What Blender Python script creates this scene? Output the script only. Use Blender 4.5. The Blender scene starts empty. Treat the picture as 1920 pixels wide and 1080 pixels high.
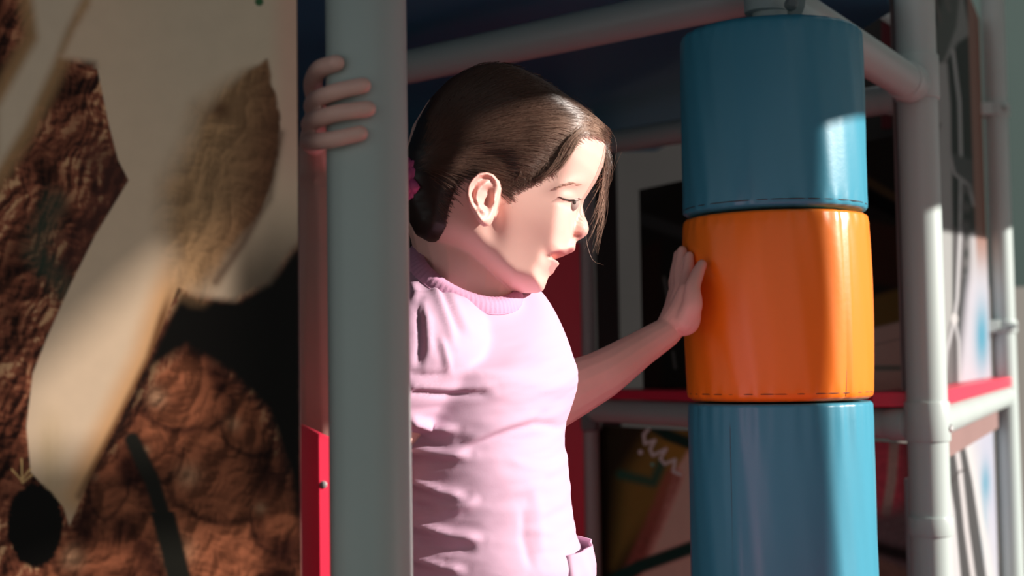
import bpy, bmesh, math, random
import numpy as np
from mathutils import Vector, Matrix
from mathutils.geometry import tessellate_polygon
rng = np.random.default_rng(7); random.seed(7)
D2R = math.pi/180
sc = bpy.context.scene
col = sc.collection

# ------------------------------------------------------------------ camera
CAMZ = 0.93; F = 50/36*1920
cam_d = bpy.data.cameras.new('camera'); cam = bpy.data.objects.new('camera', cam_d); col.objects.link(cam)
cam_d.lens = 50; cam_d.sensor_width = 36; cam_d.clip_start = 0.02
RM = Matrix.Rotation(0*D2R, 3, 'Z') @ Matrix.Rotation((90+3.1)*D2R, 3, 'X') @ Matrix.Rotation(-0.9*D2R, 3, 'Z')
cam.matrix_world = Matrix.Translation((0, 0, CAMZ)) @ RM.to_4x4()
sc.camera = cam
cam_d.dof.use_dof = True; cam_d.dof.focus_distance = 1.22; cam_d.dof.aperture_fstop = 6.3
RN = np.array(RM)

def at(px, py, Y):
    d = RM @ Vector(((px-960)/F, -(py-540)/F, -1))
    k = Y/d.y
    return Vector((d.x*k, Y, CAMZ+d.z*k))

def proj(P):                       # world points (N,3) -> pixels of the photograph
    Q = (np.asarray(P)-np.array([0, 0, CAMZ])) @ RN
    return 960+F*Q[:, 0]/-Q[:, 2], 540-F*Q[:, 1]/-Q[:, 2]

# ------------------------------------------------------------------ light
SA = 78*D2R; SE = 20*D2R           # sun: azimuth from the view axis, elevation
s2 = Vector((math.sin(SA), -math.cos(SA), 0)); p2 = Vector((math.cos(SA), math.sin(SA), 0))
SUN = Vector((s2.x*math.cos(SE), s2.y*math.cos(SE), math.sin(SE)))
sd = bpy.data.lights.new('sun', 'SUN'); so = bpy.data.objects.new('sun', sd); col.objects.link(so)
sd.energy = 8.6; sd.angle = 0.45*D2R; sd.color = (1.0, 0.93, 0.86)
so.rotation_euler = SUN.to_track_quat('Z', 'Y').to_euler(); so.location = (3, -1, 3)
w = bpy.data.worlds.new('world'); sc.world = w; w.use_nodes = True
bg = w.node_tree.nodes['Background']; bg.inputs[0].default_value = (0.83, 0.87, 0.86, 1); bg.inputs[1].default_value = 0.42
sc.view_settings.view_transform = 'Standard'; sc.view_settings.look = 'None'
sc.view_settings.exposure = 0.0; sc.view_settings.gamma = 1; sc.view_settings.use_curve_mapping = False

# ------------------------------------------------------------------ helpers
def mat(name, color, rough=0.5, spec=0.5, attr=None, noise=None, bump=None, sss=0, coat=0, metal=0):
    m = bpy.data.materials.new(name); m.use_nodes = True
    nt = m.node_tree; b = nt.nodes['Principled BSDF']
    b.inputs['Base Color'].default_value = (*color, 1); b.inputs['Roughness'].default_value = rough
    b.inputs['Specular IOR Level'].default_value = spec; b.inputs['Metallic'].default_value = metal
    b.inputs['Coat Weight'].default_value = coat; b.inputs['Coat Roughness'].default_value = 0.15
    if sss:
        b.inputs['Subsurface Weight'].default_value = sss
        b.inputs['Subsurface Radius'].default_value = (1.0, 0.35, 0.2); b.inputs['Subsurface Scale'].default_value = 0.006
    src = None
    if attr:
        a = nt.nodes.new('ShaderNodeVertexColor'); a.layer_name = attr; src = a.outputs['Color']
    tc = nt.nodes.new('ShaderNodeTexCoord')
    if noise:                      # (scale, amount)
        n = nt.nodes.new('ShaderNodeTexNoise'); n.inputs['Scale'].default_value = noise[0]; n.inputs['Detail'].default_value = 5
        nt.links.new(tc.outputs['Object'], n.inputs['Vector'])
        mr = nt.nodes.new('ShaderNodeMapRange'); mr.inputs['To Min'].default_value = 1-noise[1]; mr.inputs['To Max'].default_value = 1+noise[1]
        nt.links.new(n.outputs['Fac'], mr.inputs['Value'])
        mx = nt.nodes.new('ShaderNodeVectorMath'); mx.operation = 'SCALE'
        if src: nt.links.new(src, mx.inputs[0])
        else: mx.inputs[0].default_value = color
        nt.links.new(mr.outputs[0], mx.inputs['Scale']); src = mx.outputs[0]
    if src: nt.links.new(src, b.inputs['Base Color'])
    if bump:                       # (scale, strength, distance)
        n = nt.nodes.new('ShaderNodeTexNoise'); n.inputs['Scale'].default_value = bump[0]; n.inputs['Detail'].default_value = 4
        nt.links.new(tc.outputs['Object'], n.inputs['Vector'])
        bp = nt.nodes.new('ShaderNodeBump'); bp.inputs['Strength'].default_value = bump[1]; bp.inputs['Distance'].default_value = bump[2]
        nt.links.new(n.outputs['Fac'], bp.inputs['Height']); nt.links.new(bp.outputs[0], b.inputs['Normal'])
    return m

def meshobj(name, verts, faces, m, parent=None, smooth=True):
    me = bpy.data.meshes.new(name); me.from_pydata([tuple(v) for v in verts], [], [tuple(f) for f in faces]); me.update()
    if smooth: me.polygons.foreach_set('use_smooth', [True]*len(me.polygons))
    if m: me.materials.append(m)
    o = bpy.data.objects.new(name, me); col.objects.link(o)
    if parent: o.parent = parent; o.matrix_parent_inverse = Matrix.Identity(4)
    return o

def bmobj(name, bm, m, parent=None, smooth=True, bevel=0, sharp=35):
    me = bpy.data.meshes.new(name); bmesh.ops.recalc_face_normals(bm, faces=bm.faces[:]); bm.to_mesh(me); bm.free()
    if smooth:
        me.polygons.foreach_set('use_smooth', [True]*len(me.polygons))
        me.set_sharp_from_angle(angle=sharp*D2R)
    if m: me.materials.append(m)
    o = bpy.data.objects.new(name, me); col.objects.link(o)
    if bevel:
        b = o.modifiers.new('bevel', 'BEVEL'); b.width = bevel; b.segments = 2; b.limit_method = 'ANGLE'
    if parent: o.parent = parent
    return o

def tag(o, label=None, cat=None, group=None, kind=None):
    if label: o['label'] = label
    if cat: o['category'] = cat
    if group: o['group'] = group
    if kind: o['kind'] = kind
    return o

def empty(name, loc=(0, 0, 0)):
    o = bpy.data.objects.new(name, None); col.objects.link(o); o.location = loc; o.empty_display_size = 0.05
    return o
def reparent(parent, *ch):         # keep world place
    bpy.context.view_layer.update()
    for c in ch:
        c.parent = parent; c.matrix_parent_inverse = parent.matrix_world.inverted()

def frame_of(d):
    d = d.normalized(); u = Vector((0, 0, 1)) if abs(d.z) < 0.9 else Vector((1, 0, 0))
    a = d.cross(u).normalized(); return a, d.cross(a).normalized()

def bm_tube(bm, a, b, r, seg=40, r2=None, cap=True):
    a = Vector(a); b = Vector(b); r2 = r if r2 is None else r2
    x, y = frame_of(b-a); rings = []
    for P, rr in ((a, r), (b, r2)):
        rings.append([bm.verts.new(P+(x*math.cos(t)+y*math.sin(t))*rr) for t in [2*math.pi*i/seg for i in range(seg)]])
    for i in range(seg): bm.faces.new((rings[0][i], rings[0][(i+1) % seg], rings[1][(i+1) % seg], rings[1][i]))
    if cap: bm.faces.new(rings[0][::-1]); bm.faces.new(rings[1])

def bm_box(bm, lo, hi):
    v = [bm.verts.new((x, y, z)) for x in (lo[0], hi[0]) for y in (lo[1], hi[1]) for z in (lo[2], hi[2])]
    for f in ((0, 1, 3, 2), (4, 6, 7, 5), (0, 4, 5, 1), (2, 3, 7, 6), (0, 2, 6, 4), (1, 5, 7, 3)): bm.faces.new([v[i] for i in f])

def bm_lathe(bm, prof, base, axis=Vector((0, 0, 1)), seg=64):
    x, y = frame_of(axis); axis = axis.normalized(); rings = []
    for r, h in prof:
        c = Vector(base)+axis*h
        rings.append([bm.verts.new(c+(x*math.cos(t)+y*math.sin(t))*max(r, 1e-5)) for t in [2*math.pi*i/seg for i in range(seg)]])
    for a, b in zip(rings, rings[1:]):
        for i in range(seg): bm.faces.new((a[i], a[(i+1) % seg], b[(i+1) % seg], b[i]))
    bm.faces.new(rings[0][::-1]); bm.faces.new(rings[-1])

def bm_quadslab(bm, pts, off):
    A = [bm.verts.new(p) for p in pts]; B = [bm.verts.new(Vector(p)+off) for p in pts]; n = len(pts)
    bm.faces.new(A); bm.faces.new(B[::-1])
    for i in range(n): bm.faces.new((A[i], B[i], B[(i+1) % n], A[(i+1) % n]))

def tubepath(pts, rad, seg=8, cap=True):       # swept tube through pts (list of Vector) with per point radius
    V = []; Fc = []; n = len(pts); prev = None
    for i, P in enumerate(pts):
        d = (pts[min(i+1, n-1)]-pts[max(i-1, 0)]).normalized()
        if prev is None: x, y = frame_of(d)
        else:
            x = (prev-d*prev.dot(d)).normalized(); y = d.cross(x)
        prev = x
        for k in range(seg):
            t = 2*math.pi*k/seg; V.append(P+(x*math.cos(t)+y*math.sin(t))*rad[i])
    for i in range(n-1):
        for k in range(seg): Fc.append((i*seg+k, i*seg+(k+1) % seg, (i+1)*seg+(k+1) % seg, (i+1)*seg+k))
    if cap: Fc.append(tuple(range(seg))[::-1]); Fc.append(tuple((n-1)*seg+k for k in range(seg)))
    return V, Fc

# smooth value noise in numpy
_NT = rng.random((256, 256))
def vnoise(x, y):
    xi = np.floor(x).astype(int); yi = np.floor(y).astype(int); fx = x-xi; fy = y-yi
    fx = fx*fx*(3-2*fx); fy = fy*fy*(3-2*fy)
    g = lambda a, b: _NT[a % 256, b % 256]
    return (g(xi, yi)*(1-fx)+g(xi+1, yi)*fx)*(1-fy)+(g(xi, yi+1)*(1-fx)+g(xi+1, yi+1)*fx)*fy
def fbm(x, y, o=5, rid=False):
    s = 0; a = 0.5; t = 0
    for i in range(o):
        n = vnoise(x+17.3*i, y+9.1*i)
        if rid: n = 1-abs(2*n-1)
        s = s+a*n; t += a; a *= 0.55; x = x*2.03; y = y*2.03
    return s/t
def sdist(poly, X, Z):             # + inside, - outside
    P = np.array(poly, float); d = np.full(X.shape, 1e9); ins = np.zeros(X.shape, bool)
    for a, b in zip(P, np.roll(P, -1, 0)):
        ex, ez = b-a; wx = X-a[0]; wz = Z-a[1]
        t = np.clip((wx*ex+wz*ez)/(ex*ex+ez*ez+1e-12), 0, 1)
        d = np.minimum(d, np.hypot(wx-t*ex, wz-t*ez))
        c = ((a[1] > Z) != (b[1] > Z)) & (X < (b[0]-a[0])*(Z-a[1])/(b[1]-a[1]+1e-12)+a[0]); ins ^= c
    return np.where(ins, d, -d)
def ldist(line, X, Z):
    d = np.full(X.shape, 1e9); P = np.array(line, float)
    for a, b in zip(P[:-1], P[1:]):
        ex, ez = b-a; wx = X-a[0]; wz = Z-a[1]
        t = np.clip((wx*ex+wz*ez)/(ex*ex+ez*ez+1e-12), 0, 1); d = np.minimum(d, np.hypot(wx-t*ex, wz-t*ez))
    return d
def sstep(a, b, x):
    t = np.clip((x-a)/(b-a), 0, 1); return t*t*(3-2*t)
def mixc(C, c, m):
    c = np.array(c, float); 
    return C*(1-m[..., None])+(c if c.ndim > 1 else c[None])*m[..., None]
def srgb(r, g, b):
    f = lambda c: (c/255/12.92) if c/255 <= 0.04045 else ((c/255+0.055)/1.055)**2.4
    return (f(r), f(g), f(b))

# ------------------------------------------------------------------ materials
M_pipe = mat('grey_pipe_sleeve', (0.43, 0.50, 0.48), 0.36, 0.5, noise=(6, 0.05))
M_post = mat('grey_post_foam', (0.43, 0.50, 0.47), 0.42, 0.5, noise=(9, 0.05), bump=(300, 0.06, 0.0006))
M_clamp = mat('pipe_clamp', (0.16, 0.185, 0.185), 0.45, 0.5, noise=(20, 0.1))
M_bolt = mat('bolt_steel', (0.55, 0.56, 0.55), 0.35, 0.5, metal=0.6)
M_blue = mat('blue_vinyl', (0.045, 0.27, 0.38), 0.33, 0.55, noise=(5, 0.05), bump=(160, 0.10, 0.0008))
M_orange = mat('orange_vinyl', (0.93, 0.215, 0.010), 0.33, 0.55, noise=(5, 0.04), bump=(120, 0.10, 0.0010))
M_seam = mat('dark_stitching', (0.05, 0.03, 0.03), 0.7)
M_red = mat('red_board', (0.78, 0.030, 0.075), 0.35, 0.5, noise=(5, 0.05))
M_ceil = mat('blue_deck', (0.03, 0.19, 0.33), 0.5, noise=(4, 0.12))
M_white = mat('white_board', (0.5, 0.52, 0.51), 0.5, noise=(5, 0.05))
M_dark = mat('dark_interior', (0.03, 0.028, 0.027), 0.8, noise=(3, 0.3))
M_wallg = mat('green_wall', (0.055, 0.10, 0.09), 0.7, noise=(2, 0.1))
M_wallb = mat('plaster', (0.35, 0.33, 0.30), 0.8, noise=(3, 0.08))
M_floor = mat('grey_floor', (0.16, 0.15, 0.15), 0.6, 0.4, noise=(6, 0.08))
M_mat = mat('bounce_mat', (0.60, 0.02, 0.06), 0.5, 0.4, noise=(6, 0.08))
M_print = mat('printed_panel', (1, 1, 1), 0.42, 0.08, attr='print', noise=(70, 0.06), coat=0.0)
M_print2 = mat('printed_panel_far', (1, 1, 1), 0.5, 0.1, attr='print', noise=(40, 0.06))

# ------------------------------------------------------------------ shell of the hall
def struct(name, bm, m, **k): return tag(bmobj(name, bm, m, smooth=False, **k), kind='structure')
bm = bmesh.new(); bm_box(bm, (-4, -3, -0.05), (6, 7, 0)); struct('floor', bm, M_floor)
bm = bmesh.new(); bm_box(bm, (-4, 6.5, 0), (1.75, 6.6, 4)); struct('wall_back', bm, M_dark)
bm = bmesh.new(); bm_box(bm, (1.75, 6.5, 1.25), (6, 6.6, 4)); struct('wall_back_upper', bm, M_wallg)
bm = bmesh.new(); bm_box(bm, (1.75, 6.5, 0), (6, 6.6, 1.25)); struct('wall_back_lower', bm, M_wallb)
bm = bmesh.new(); bm_box(bm, (-2.2, 1.6, 0), (-2.1, 6.5, 4)); struct('wall_left', bm, M_dark)

bm = bmesh.new(); bm_box(bm, (-.8, .95, 0.0), (1.3, 2.6, .03)); tag(bmobj('bounce_mat', bm, M_mat, smooth=False, bevel=.008), 'added red mat on the floor, out of view, bouncing red light upwards', 'mat')  # unseen mat, added to give red bounce light from below
bm = bmesh.new(); bm_box(bm, (.13, .90, 0.03), (.95, 1.36, .62)); tag(bmobj('bounce_block', bm, mat('red_bounce', (0.85, 0.045, 0.14), 0.5, 0.4, noise=(6, 0.05)), smooth=False, bevel=.015), 'added red block out of view, bouncing red light onto the girl', 'block')  # unseen block, added as a sunlit red reflector for neck, jaw and arm
# added unseen wall towards the sun; its openings are cut to shape the lit patches
SE_c, SE_s = math.cos(SE), math.sin(SE)
WT = 1.7
def uv_of(P):
    t = s2.dot(P); return p2.dot(P), -t*SE_s+P.z*SE_c
def wallpt(u, v):
    z = (v+WT*SE_s)/SE_c
    return s2*WT+p2*u+Vector((0, 0, z))
def uvpx(px, py, Y): return uv_of(at(px, py, Y))
v_low = -0.95
uA0 = 0.985
vpanel = uvpx(600, 792, 0.962)[1]
uP = 0.8985
vh = uvpx(1050, 226, 1.115)[1]; vh0 = uvpx(800, 236, 1.10)[1]
vc = uvpx(1570, 222, 1.42)[1]
vp = uvpx(1735, 392, 1.93)[1]; uf, vf = uvpx(1880, 432, 3.25)
holes = [
    [(uA0, vh0), (1.28, vh), (1.28, v_low), (uP-0.003, v_low), (uP-0.003, vpanel), (uA0, vpanel)],
    [(1.445, vc), (1.64, vc+0.005), (1.64, v_low), (1.445, v_low)],
    [(1.985, vp), (uf, vf), (uf+0.3, vf+0.03), (uf+0.3, v_low), (1.985, v_low)],
]
PY = 0.90                          # the printed panel on the near left
holes.append([uvpx(x, y, PY) for x, y in ((-20, 770), (330, 440), (392, 392), (392, 850), (-20, 850))])
holes.append([uvpx(x, y, PY) for x, y in ((20, 1030), (548, 975), (548, 1200), (20, 1200))])
outer = [(-0.9, -1.6), (5.2, -1.6), (5.2, 2.4), (-0.9, 2.4)]
loops = [[wallpt(*q) for q in lp] for lp in [outer]+holes]
l2 = [[Vector((q[0], q[1], 0)) for q in lp] for lp in [outer]+holes]
tris = tessellate_polygon(l2)
bm = bmesh.new(); flat = [v for lp in loops for v in lp]; off = s2*0.012
A = [bm.verts.new(v) for v in flat]; B = [bm.verts.new(v+off) for v in flat]
for t in tris:
    try: bm.faces.new([A[i] for i in t]); bm.faces.new([B[i] for i in t][::-1])
    except ValueError: pass
k = 0
for lp in loops:
    n = len(lp)
    for i in range(n): bm.faces.new((A[k+i], A[k+(i+1) % n], B[k+(i+1) % n], B[k+i]))
    k += n
struct('sun_mask_wall', bm, M_wallb)

# ------------------------------------------------------------------ printed panel, near left
def printed(name, corner, m, paint, nx, ny, thick, parent=None):
    """corner: function (i,j in 0..1) -> world point; front face gets the print as colour attribute"""
    V = []; Fc = []
    for j in range(ny+1):
        for i in range(nx+1): V.append(corner(i/nx, j/ny))
    n0 = len(V)
    for j in range(ny):
        for i in range(nx):
            a = j*(nx+1)+i; Fc.append((a, a+1, a+nx+2, a+nx+1))
    nrm = (V[1]-V[0]).cross(V[nx+1]-V[0]).normalized()
    if nrm.dot(V[0]-cam.location) < 0: nrm = -nrm
    cs = [0, nx, n0-1, n0-1-nx]
    bk = []
    for c in cs: V.append(V[c]+nrm*thick); bk.append(len(V)-1)
    edge = [list(range(0, nx+1)), [j*(nx+1)+nx for j in range(ny+1)], [ny*(nx+1)+i for i in range(nx, -1, -1)], [j*(nx+1) for j in range(ny, -1, -1)]]
    for e, (p, q) in zip(edge, ((0, 1), (1, 2), (2, 3), (3, 0))):
        Fc.append(tuple(e)+(bk[q], bk[p]))
    Fc.append(tuple(bk))
    o = meshobj(name, V, Fc, m, parent, smooth=False)
    P = np.array([tuple(v) for v in V]); X, Y = proj(P)
    C = np.clip(paint(X, Y), 0, 1); C[n0:] = (0.25, 0.2, 0.2)
    at_ = o.data.color_attributes.new('print', 'FLOAT_COLOR', 'POINT')
    at_.data.foreach_set('color', np.concatenate([C, np.ones((len(C), 1))], 1).ravel())
    return o

def paint_left(X, Y):
    j1 = (fbm(X/30, Y/30)-.5)*10
    n = fbm(X/70+3, Y/75, 6); r = fbm((X+Y*.35)/22, (Y-X*.2)/34, 5, True); big = fbm(X/120+9, Y/130+2, 3)
    C = np.zeros(X.shape+(3,))
    def relief(sx, sy, k, o=6):
        wx = X+28*(vnoise(X/60, Y/60)-.5); wy = Y+28*(vnoise(X/55+7, Y/65+3)-.5)
        f = lambda a, b: fbm((a+.35*b)/sx, (b-.2*a)/sy, o, True)
        return f(wx, wy), np.clip(.5+(f(wx+2.5, wy+3)-f(wx-2.5, wy-3))*-k, 0, 1)
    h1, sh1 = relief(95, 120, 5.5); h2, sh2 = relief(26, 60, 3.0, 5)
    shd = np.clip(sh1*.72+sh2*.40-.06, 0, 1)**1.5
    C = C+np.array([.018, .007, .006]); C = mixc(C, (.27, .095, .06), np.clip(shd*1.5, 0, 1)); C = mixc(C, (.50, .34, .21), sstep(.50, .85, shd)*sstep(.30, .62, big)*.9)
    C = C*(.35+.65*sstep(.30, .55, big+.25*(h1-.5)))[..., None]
    C = mixc(C, (.02, .045, .035), sstep(46, 5, ldist([(100, 380), (70, 470), (120, 540)], X, Y)+j1*2)*.7)
    C = mixc(C, (.05, .02, .018), sstep(70, 10, ldist([(190, 300), (225, 345), (150, 480)], X, Y)+j1*2)*.65)
    # lower rocks: rounder, warmer
    low = sdist([(60, 1100), (110, 1020), (150, 930), (230, 800), (290, 690), (350, 655), (420, 690), (490, 760), (530, 850), (556, 950), (556, 1100)], X, Y)
    q = fbm(X/85+5, Y/80+1, 3); qq = fbm(X/18, Y/22, 4, True)
    rock = mixc(np.zeros_like(C)+np.array([.05, .016, .012]), (.40, .15, .085), sstep(.30, .72, q+.12*(qq-.5)))
    for (cx, cy, rx, ry) in ((420, 900, 95, 75), (350, 750, 80, 55), (300, 850, 40, 50), (420, 1040, 120, 70), (200, 1050, 90, 50), (200, 900, 35, 70), (480, 800, 60, 50), (520, 960, 45, 70)):
        e = np.hypot((X-cx)/rx, (Y-cy)/ry)+(fbm(X/40, Y/40)-.5)*.35
        rock = mixc(rock, np.array([.38, .14, .08]), sstep(1.0, .25, e)*.75)
        rock = mixc(rock, np.array([.035, .012, .01]), np.exp(-((e-1.08)/.10)**2)*.7*(Y > cy-.2*ry))
        rock = mixc(rock, np.array([.62, .40, .27]), np.exp(-(np.hypot(X-(cx-.7*rx), Y-(cy-.1*ry))/(.22*rx))**2)*.6)
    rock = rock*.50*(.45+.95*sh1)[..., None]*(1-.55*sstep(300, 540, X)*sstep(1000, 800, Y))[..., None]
    C = mixc(C, (0.5, .2, .12), np.zeros(X.shape)); C = C*(1-sstep(-18, 22, low)[..., None])+rock*sstep(-18, 22, low)[..., None]
    # black gap
    blk = sdist([(338, 545), (380, 560), (450, 560), (520, 510), (570, 440), (570, 1010), (545, 900), (500, 770), (430, 700), (350, 650), (290, 690), (240, 790), (190, 870), (165, 905)], X, Y)
    C = mixc(C, (.004, .004, .004), sstep(-16, 14, blk))
    # pale limbs
    p2_ = sdist([(40, -30), (185, -30), (140, 60), (112, 130), (60, 240), (-20, 370), (-20, 200), (55, 70), (50, 30)], X, Y)
    C = mixc(C, (.30, .20, .11), sstep(-26, 4, p2_)*.8)
    C = mixc(C, (.47, .43, .37), sstep(-4, 22, p2_-6))
    P1 = [(175, -30), (600, -30), (600, 415), (548, 465), (505, 528), (440, 560), (378, 552), (352, 545), (333, 538), (325, 560), (280, 672), (222, 790), (165, 905), (130, 985), (119, 950), (95, 925), (58, 885), (50, 800), (62, 700), (90, 630), (130, 540), (180, 440), (242, 338), (222, 300), (205, 235), (180, 115), (120, 105), (140, 60), (170, 10)]
    d1 = sdist(P1, X, Y)
    pale = np.zeros_like(C)+np.array([.50, .43, .355])
    pale = mixc(pale, (.44, .41, .35), sstep(450, 0, Y)*sstep(150, 400, X))
    e = ldist([(335, 500), (280, 672), (222, 790), (150, 930)], X, Y)
    pale = mixc(pale, (.44, .25, .11), sstep(58, 8, e)*.75*sstep(430, 560, Y)); pale = mixc(pale, (.12, .06, .03), sstep(15, 0, e)*sstep(520, 600, Y))
    pale = mixc(pale, (.40, .33, .22), np.exp(-((X-95)/28)**2)*sstep(720, 860, Y)*(.4+.5*fbm(X/9, Y/60)))
    pale = mixc(pale, (.25, .18, .12), sstep(860, 960, Y)*.5)
    pale = pale*(1-.80*sstep(330, 540, Y)*sstep(400, 470, X))[..., None]
    pale = mixc(pale, (.47, .33, .29), sstep(495, 545, X)*sstep(420, 250, Y)*.8)
    soft = np.where((Y < 130), 14, np.where(X > 350, 14, 2.2))
    m1 = sstep(-soft, soft*.6, d1+np.where((Y > 130) & (X < 350), j1*.0, 0))
    C = C*(1-m1[..., None])+pale*m1[..., None]
    # brown pod
    d3 = sdist([(370, 205), (420, 160), (500, 112), (519, 180), (524, 270), (503, 370), (452, 455), (405, 525), (375, 552), (335, 535), (305, 430), (310, 345), (350, 270)], X, Y)+(fbm(X/40, Y/40, 3)-.5)*14
    pod = mixc(np.zeros_like(C)+np.array([.27, .18, .105]), (.10, .05, .03), sstep(380, 520, X+.15*(Y-300)))
    pod = pod*(0.80+.4*fbm(X/14, Y/34, 4))[..., None]*(.75+.5*sh1)[..., None]
    pod = mixc(pod, (.07, .035, .02), np.exp(-((X-412)/22)**2-((Y-205)/18)**2)*.8)
    lw = 34*sstep(500, 360, X)+5
    m3 = sstep(-lw, lw, d3); C = C*(1-m3[..., None])+pod*m3[..., None]
    C = mixc(C, (.05, .025, .018), np.exp(-((ldist([(527, 250), (505, 372), (455, 458), (405, 528)], X, Y))/8)**2)*.6)
    # hole, fringe, dark twig
    dh = 1-np.hypot((X-66)/52, (Y-985)/78)+(fbm(X/7, Y/7)-.5)*.16
    C = mixc(C, (.004, .004, .004), sstep(-.04, .05, dh))
    C = mixc(C, (.50, .38, .19), sstep(2.4, .4, np.minimum(ldist([(22, 880), (40, 900), (58, 878)], X, Y), ldist([(40, 860), (42, 905), (60, 890)], X, Y)))*.9)
    tw = ldist([(248, 825), (285, 900), (310, 980), (335, 1080)], X, Y)
    C = mixc(C, (.010, .011, .010), sstep(20, 9, tw+np.where(Y > 960, -8, 0)))
    C = mixc(C, (.03, .10, .05), sstep(10, 6, np.hypot(X-486, Y-3)))
    return C*np.array([1.86, 1.57, 1.31])

XL = at(-420, 540, PY).x; xr_t = at(557, 0, PY); xr_b = at(562, 1080, PY)
zt = at(300, -60, PY).z; zb = 0.06; XR = (xr_t.x+xr_b.x)/2
zm_ = at(300, 1110, PY).z
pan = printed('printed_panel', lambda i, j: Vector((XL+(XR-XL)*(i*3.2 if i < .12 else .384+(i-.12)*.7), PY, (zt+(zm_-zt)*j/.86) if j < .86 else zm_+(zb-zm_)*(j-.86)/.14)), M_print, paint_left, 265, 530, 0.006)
tag(pan, 'large panel printed with pale limbs over reddish brown rocks, beside the near grey post', 'panel')

# ------------------------------------------------------------------ near left post and its red board
PC = at(691, 540, 0.93); PR = 0.0267
root = empty('padded_post', (PC.x, PC.y, 0))
bm = bmesh.new(); bm_tube(bm, (PC.x, PC.y, 0.03), (PC.x, PC.y, 1.75), PR, 72); a = bmobj('foam_sleeve', bm, M_post)
bm = bmesh.new(); bm_lathe(bm, [(0.05, 0), (0.05, 0.012), (0.03, 0.03)], (PC.x, PC.y, 0)); b = bmobj('base_flange', bm, M_clamp)
reparent(root, a, b); tag(root, 'thick grey padded post the girl grips with her raised hand', 'post')

RY = 0.9654
q = [at(540, 786, RY), at(640, 832, RY)]
q[1].y = RY; zlow = 0.35
xb0, xb1 = q[0].x-.045, PC.x-0.0285; yb = lambda x: RY+(x+.132)*.364
bm = bmesh.new(); bm_quadslab(bm, [Vector((xb0, yb(xb0), q[0].z+.024)), Vector((xb1, yb(xb1), q[1].z+.002)), Vector((xb1, yb(xb1), zlow)), Vector((xb0, yb(xb0), zlow))], Vector((0, 0.012, 0)))
rb = bmobj('red_board', bm, M_red, smooth=False)
bp = at(606, 909, RY); bm = bmesh.new(); bm_lathe(bm, [(0.0026, 0), (0.0026, 0.0012), (0.0014, 0.002)], (bp.x, yb(bp.x)+0.0005, bp.z), Vector((0, -1, 0)), 20)
reparent(rb, bmobj('bolt', bm, M_bolt)); tag(rb, 'red board with one bolt head, between the rock print and the near grey post', 'board')

# ------------------------------------------------------------------ striped padded roller
CC = at(1456, 540, 1.5); CR = 0.0952
root = empty('padded_roller', (CC.x, CC.y, 0.031))
def zat(py): return at(1456, py, 1.5-CR).z
zs = [zat(24), zat(389), zat(756), 0.30]
def section(z1, z0, m, seam_ang, bulge, name='vinyl_section', rtop=0.004):
    h = z1-z0; prof = [(CR*.55, 0), (CR-rtop-0.0015, 0.0), (CR-0.0015, 0.0025)]
    n = 40
    for i in range(n+1):
        t = i/n; prof.append((CR+bulge*math.sin(math.pi*t)**.5*1.0, 0.004+(h-0.004-max(rtop, .004))*t))
    for i in range(1, 9):
        a_ = i/8*math.pi/2; prof.append((CR-rtop*(1-math.cos(a_))*1.0, h-rtop+rtop*math.sin(a_)))
    prof.append((CR*.25, h))
    bm = bmesh.new(); bm_lathe(bm, prof, (CC.x, CC.y, z0), seg=160)
    ca = math.atan2(-1, 0)
    for v in bm.verts:             # vertical welt and gentle puckers along it
        dx = v.co.x-CC.x; dy = v.co.y-CC.y; r = math.hypot(dx, dy)
        if r < CR*.9: continue
        a_ = math.atan2(dy, dx); da = (a_-seam_ang+math.pi) % (2*math.pi)-math.pi
        k = -0.0016*math.exp(-(da/0.018)**2)+0.0007*math.exp(-((da-.05)/0.03)**2)
        k += 0.00035*math.sin(9*a_+v.co.z*17)+0.00025*math.sin(23*a_+v.co.z*31)
        tz = (v.co.z-z0)/h; k += 0.0006*math.sin(34*a_)*(math.exp(-((tz-.97)/.05)**2)+math.exp(-((tz-.03)/.05)**2))
        v.co.x += dx/r*k; v.co.y += dy/r*k
    o = bmobj(name, bm, m, sharp=60)
    V = []; Fc = []
    pts = [Vector((CC.x+math.cos(seam_ang)*(CR+bulge*math.sin(math.pi*t)**.5-0.0010), CC.y+math.sin(seam_ang)*(CR+bulge*math.sin(math.pi*t)**.5-0.0010), z0+.004+(h-.01)*t)) for t in [i/30 for i in range(31)]]
    V, Fc = tubepath(pts, [0.0005]*31, 6); s = meshobj('seam', V, Fc, M_seam)
    ring = [Vector((CC.x+math.cos(t)*(CR+.0004), CC.y+math.sin(t)*(CR+.0004), z0+0.0075)) for t in [2*math.pi*i/120 for i in range(121)]]
    V, Fc = tubepath(ring, [0.00045]*121, 5, False); s2_ = meshobj('hem_stitch', V, Fc, M_seam)
    reparent(o, s, s2_); return o
def ang(px): return -math.pi/2+math.asin((px-1456)/171)
bm = bmesh.new(); bm_tube(bm, (CC.x, CC.y, 0.031), (CC.x, CC.y, 1.62), 0.0185, 40); pole = bmobj('pole', bm, M_pipe)
S1 = section(zs[0], zs[1]+.0012, M_blue, ang(1540)+math.pi, 0.0012, rtop=0.008)
S2 = section(zs[1]-.0012, zs[2]+.0012, M_orange, ang(1549), 0.0032)
S3 = section(zs[2]-.0012, zs[3], M_blue, ang(1342), 0.0012)
reparent(root, pole, S1, S2, S3)
tag(root, 'upright padded vinyl roller striped blue, orange and blue', 'play roller')

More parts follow.
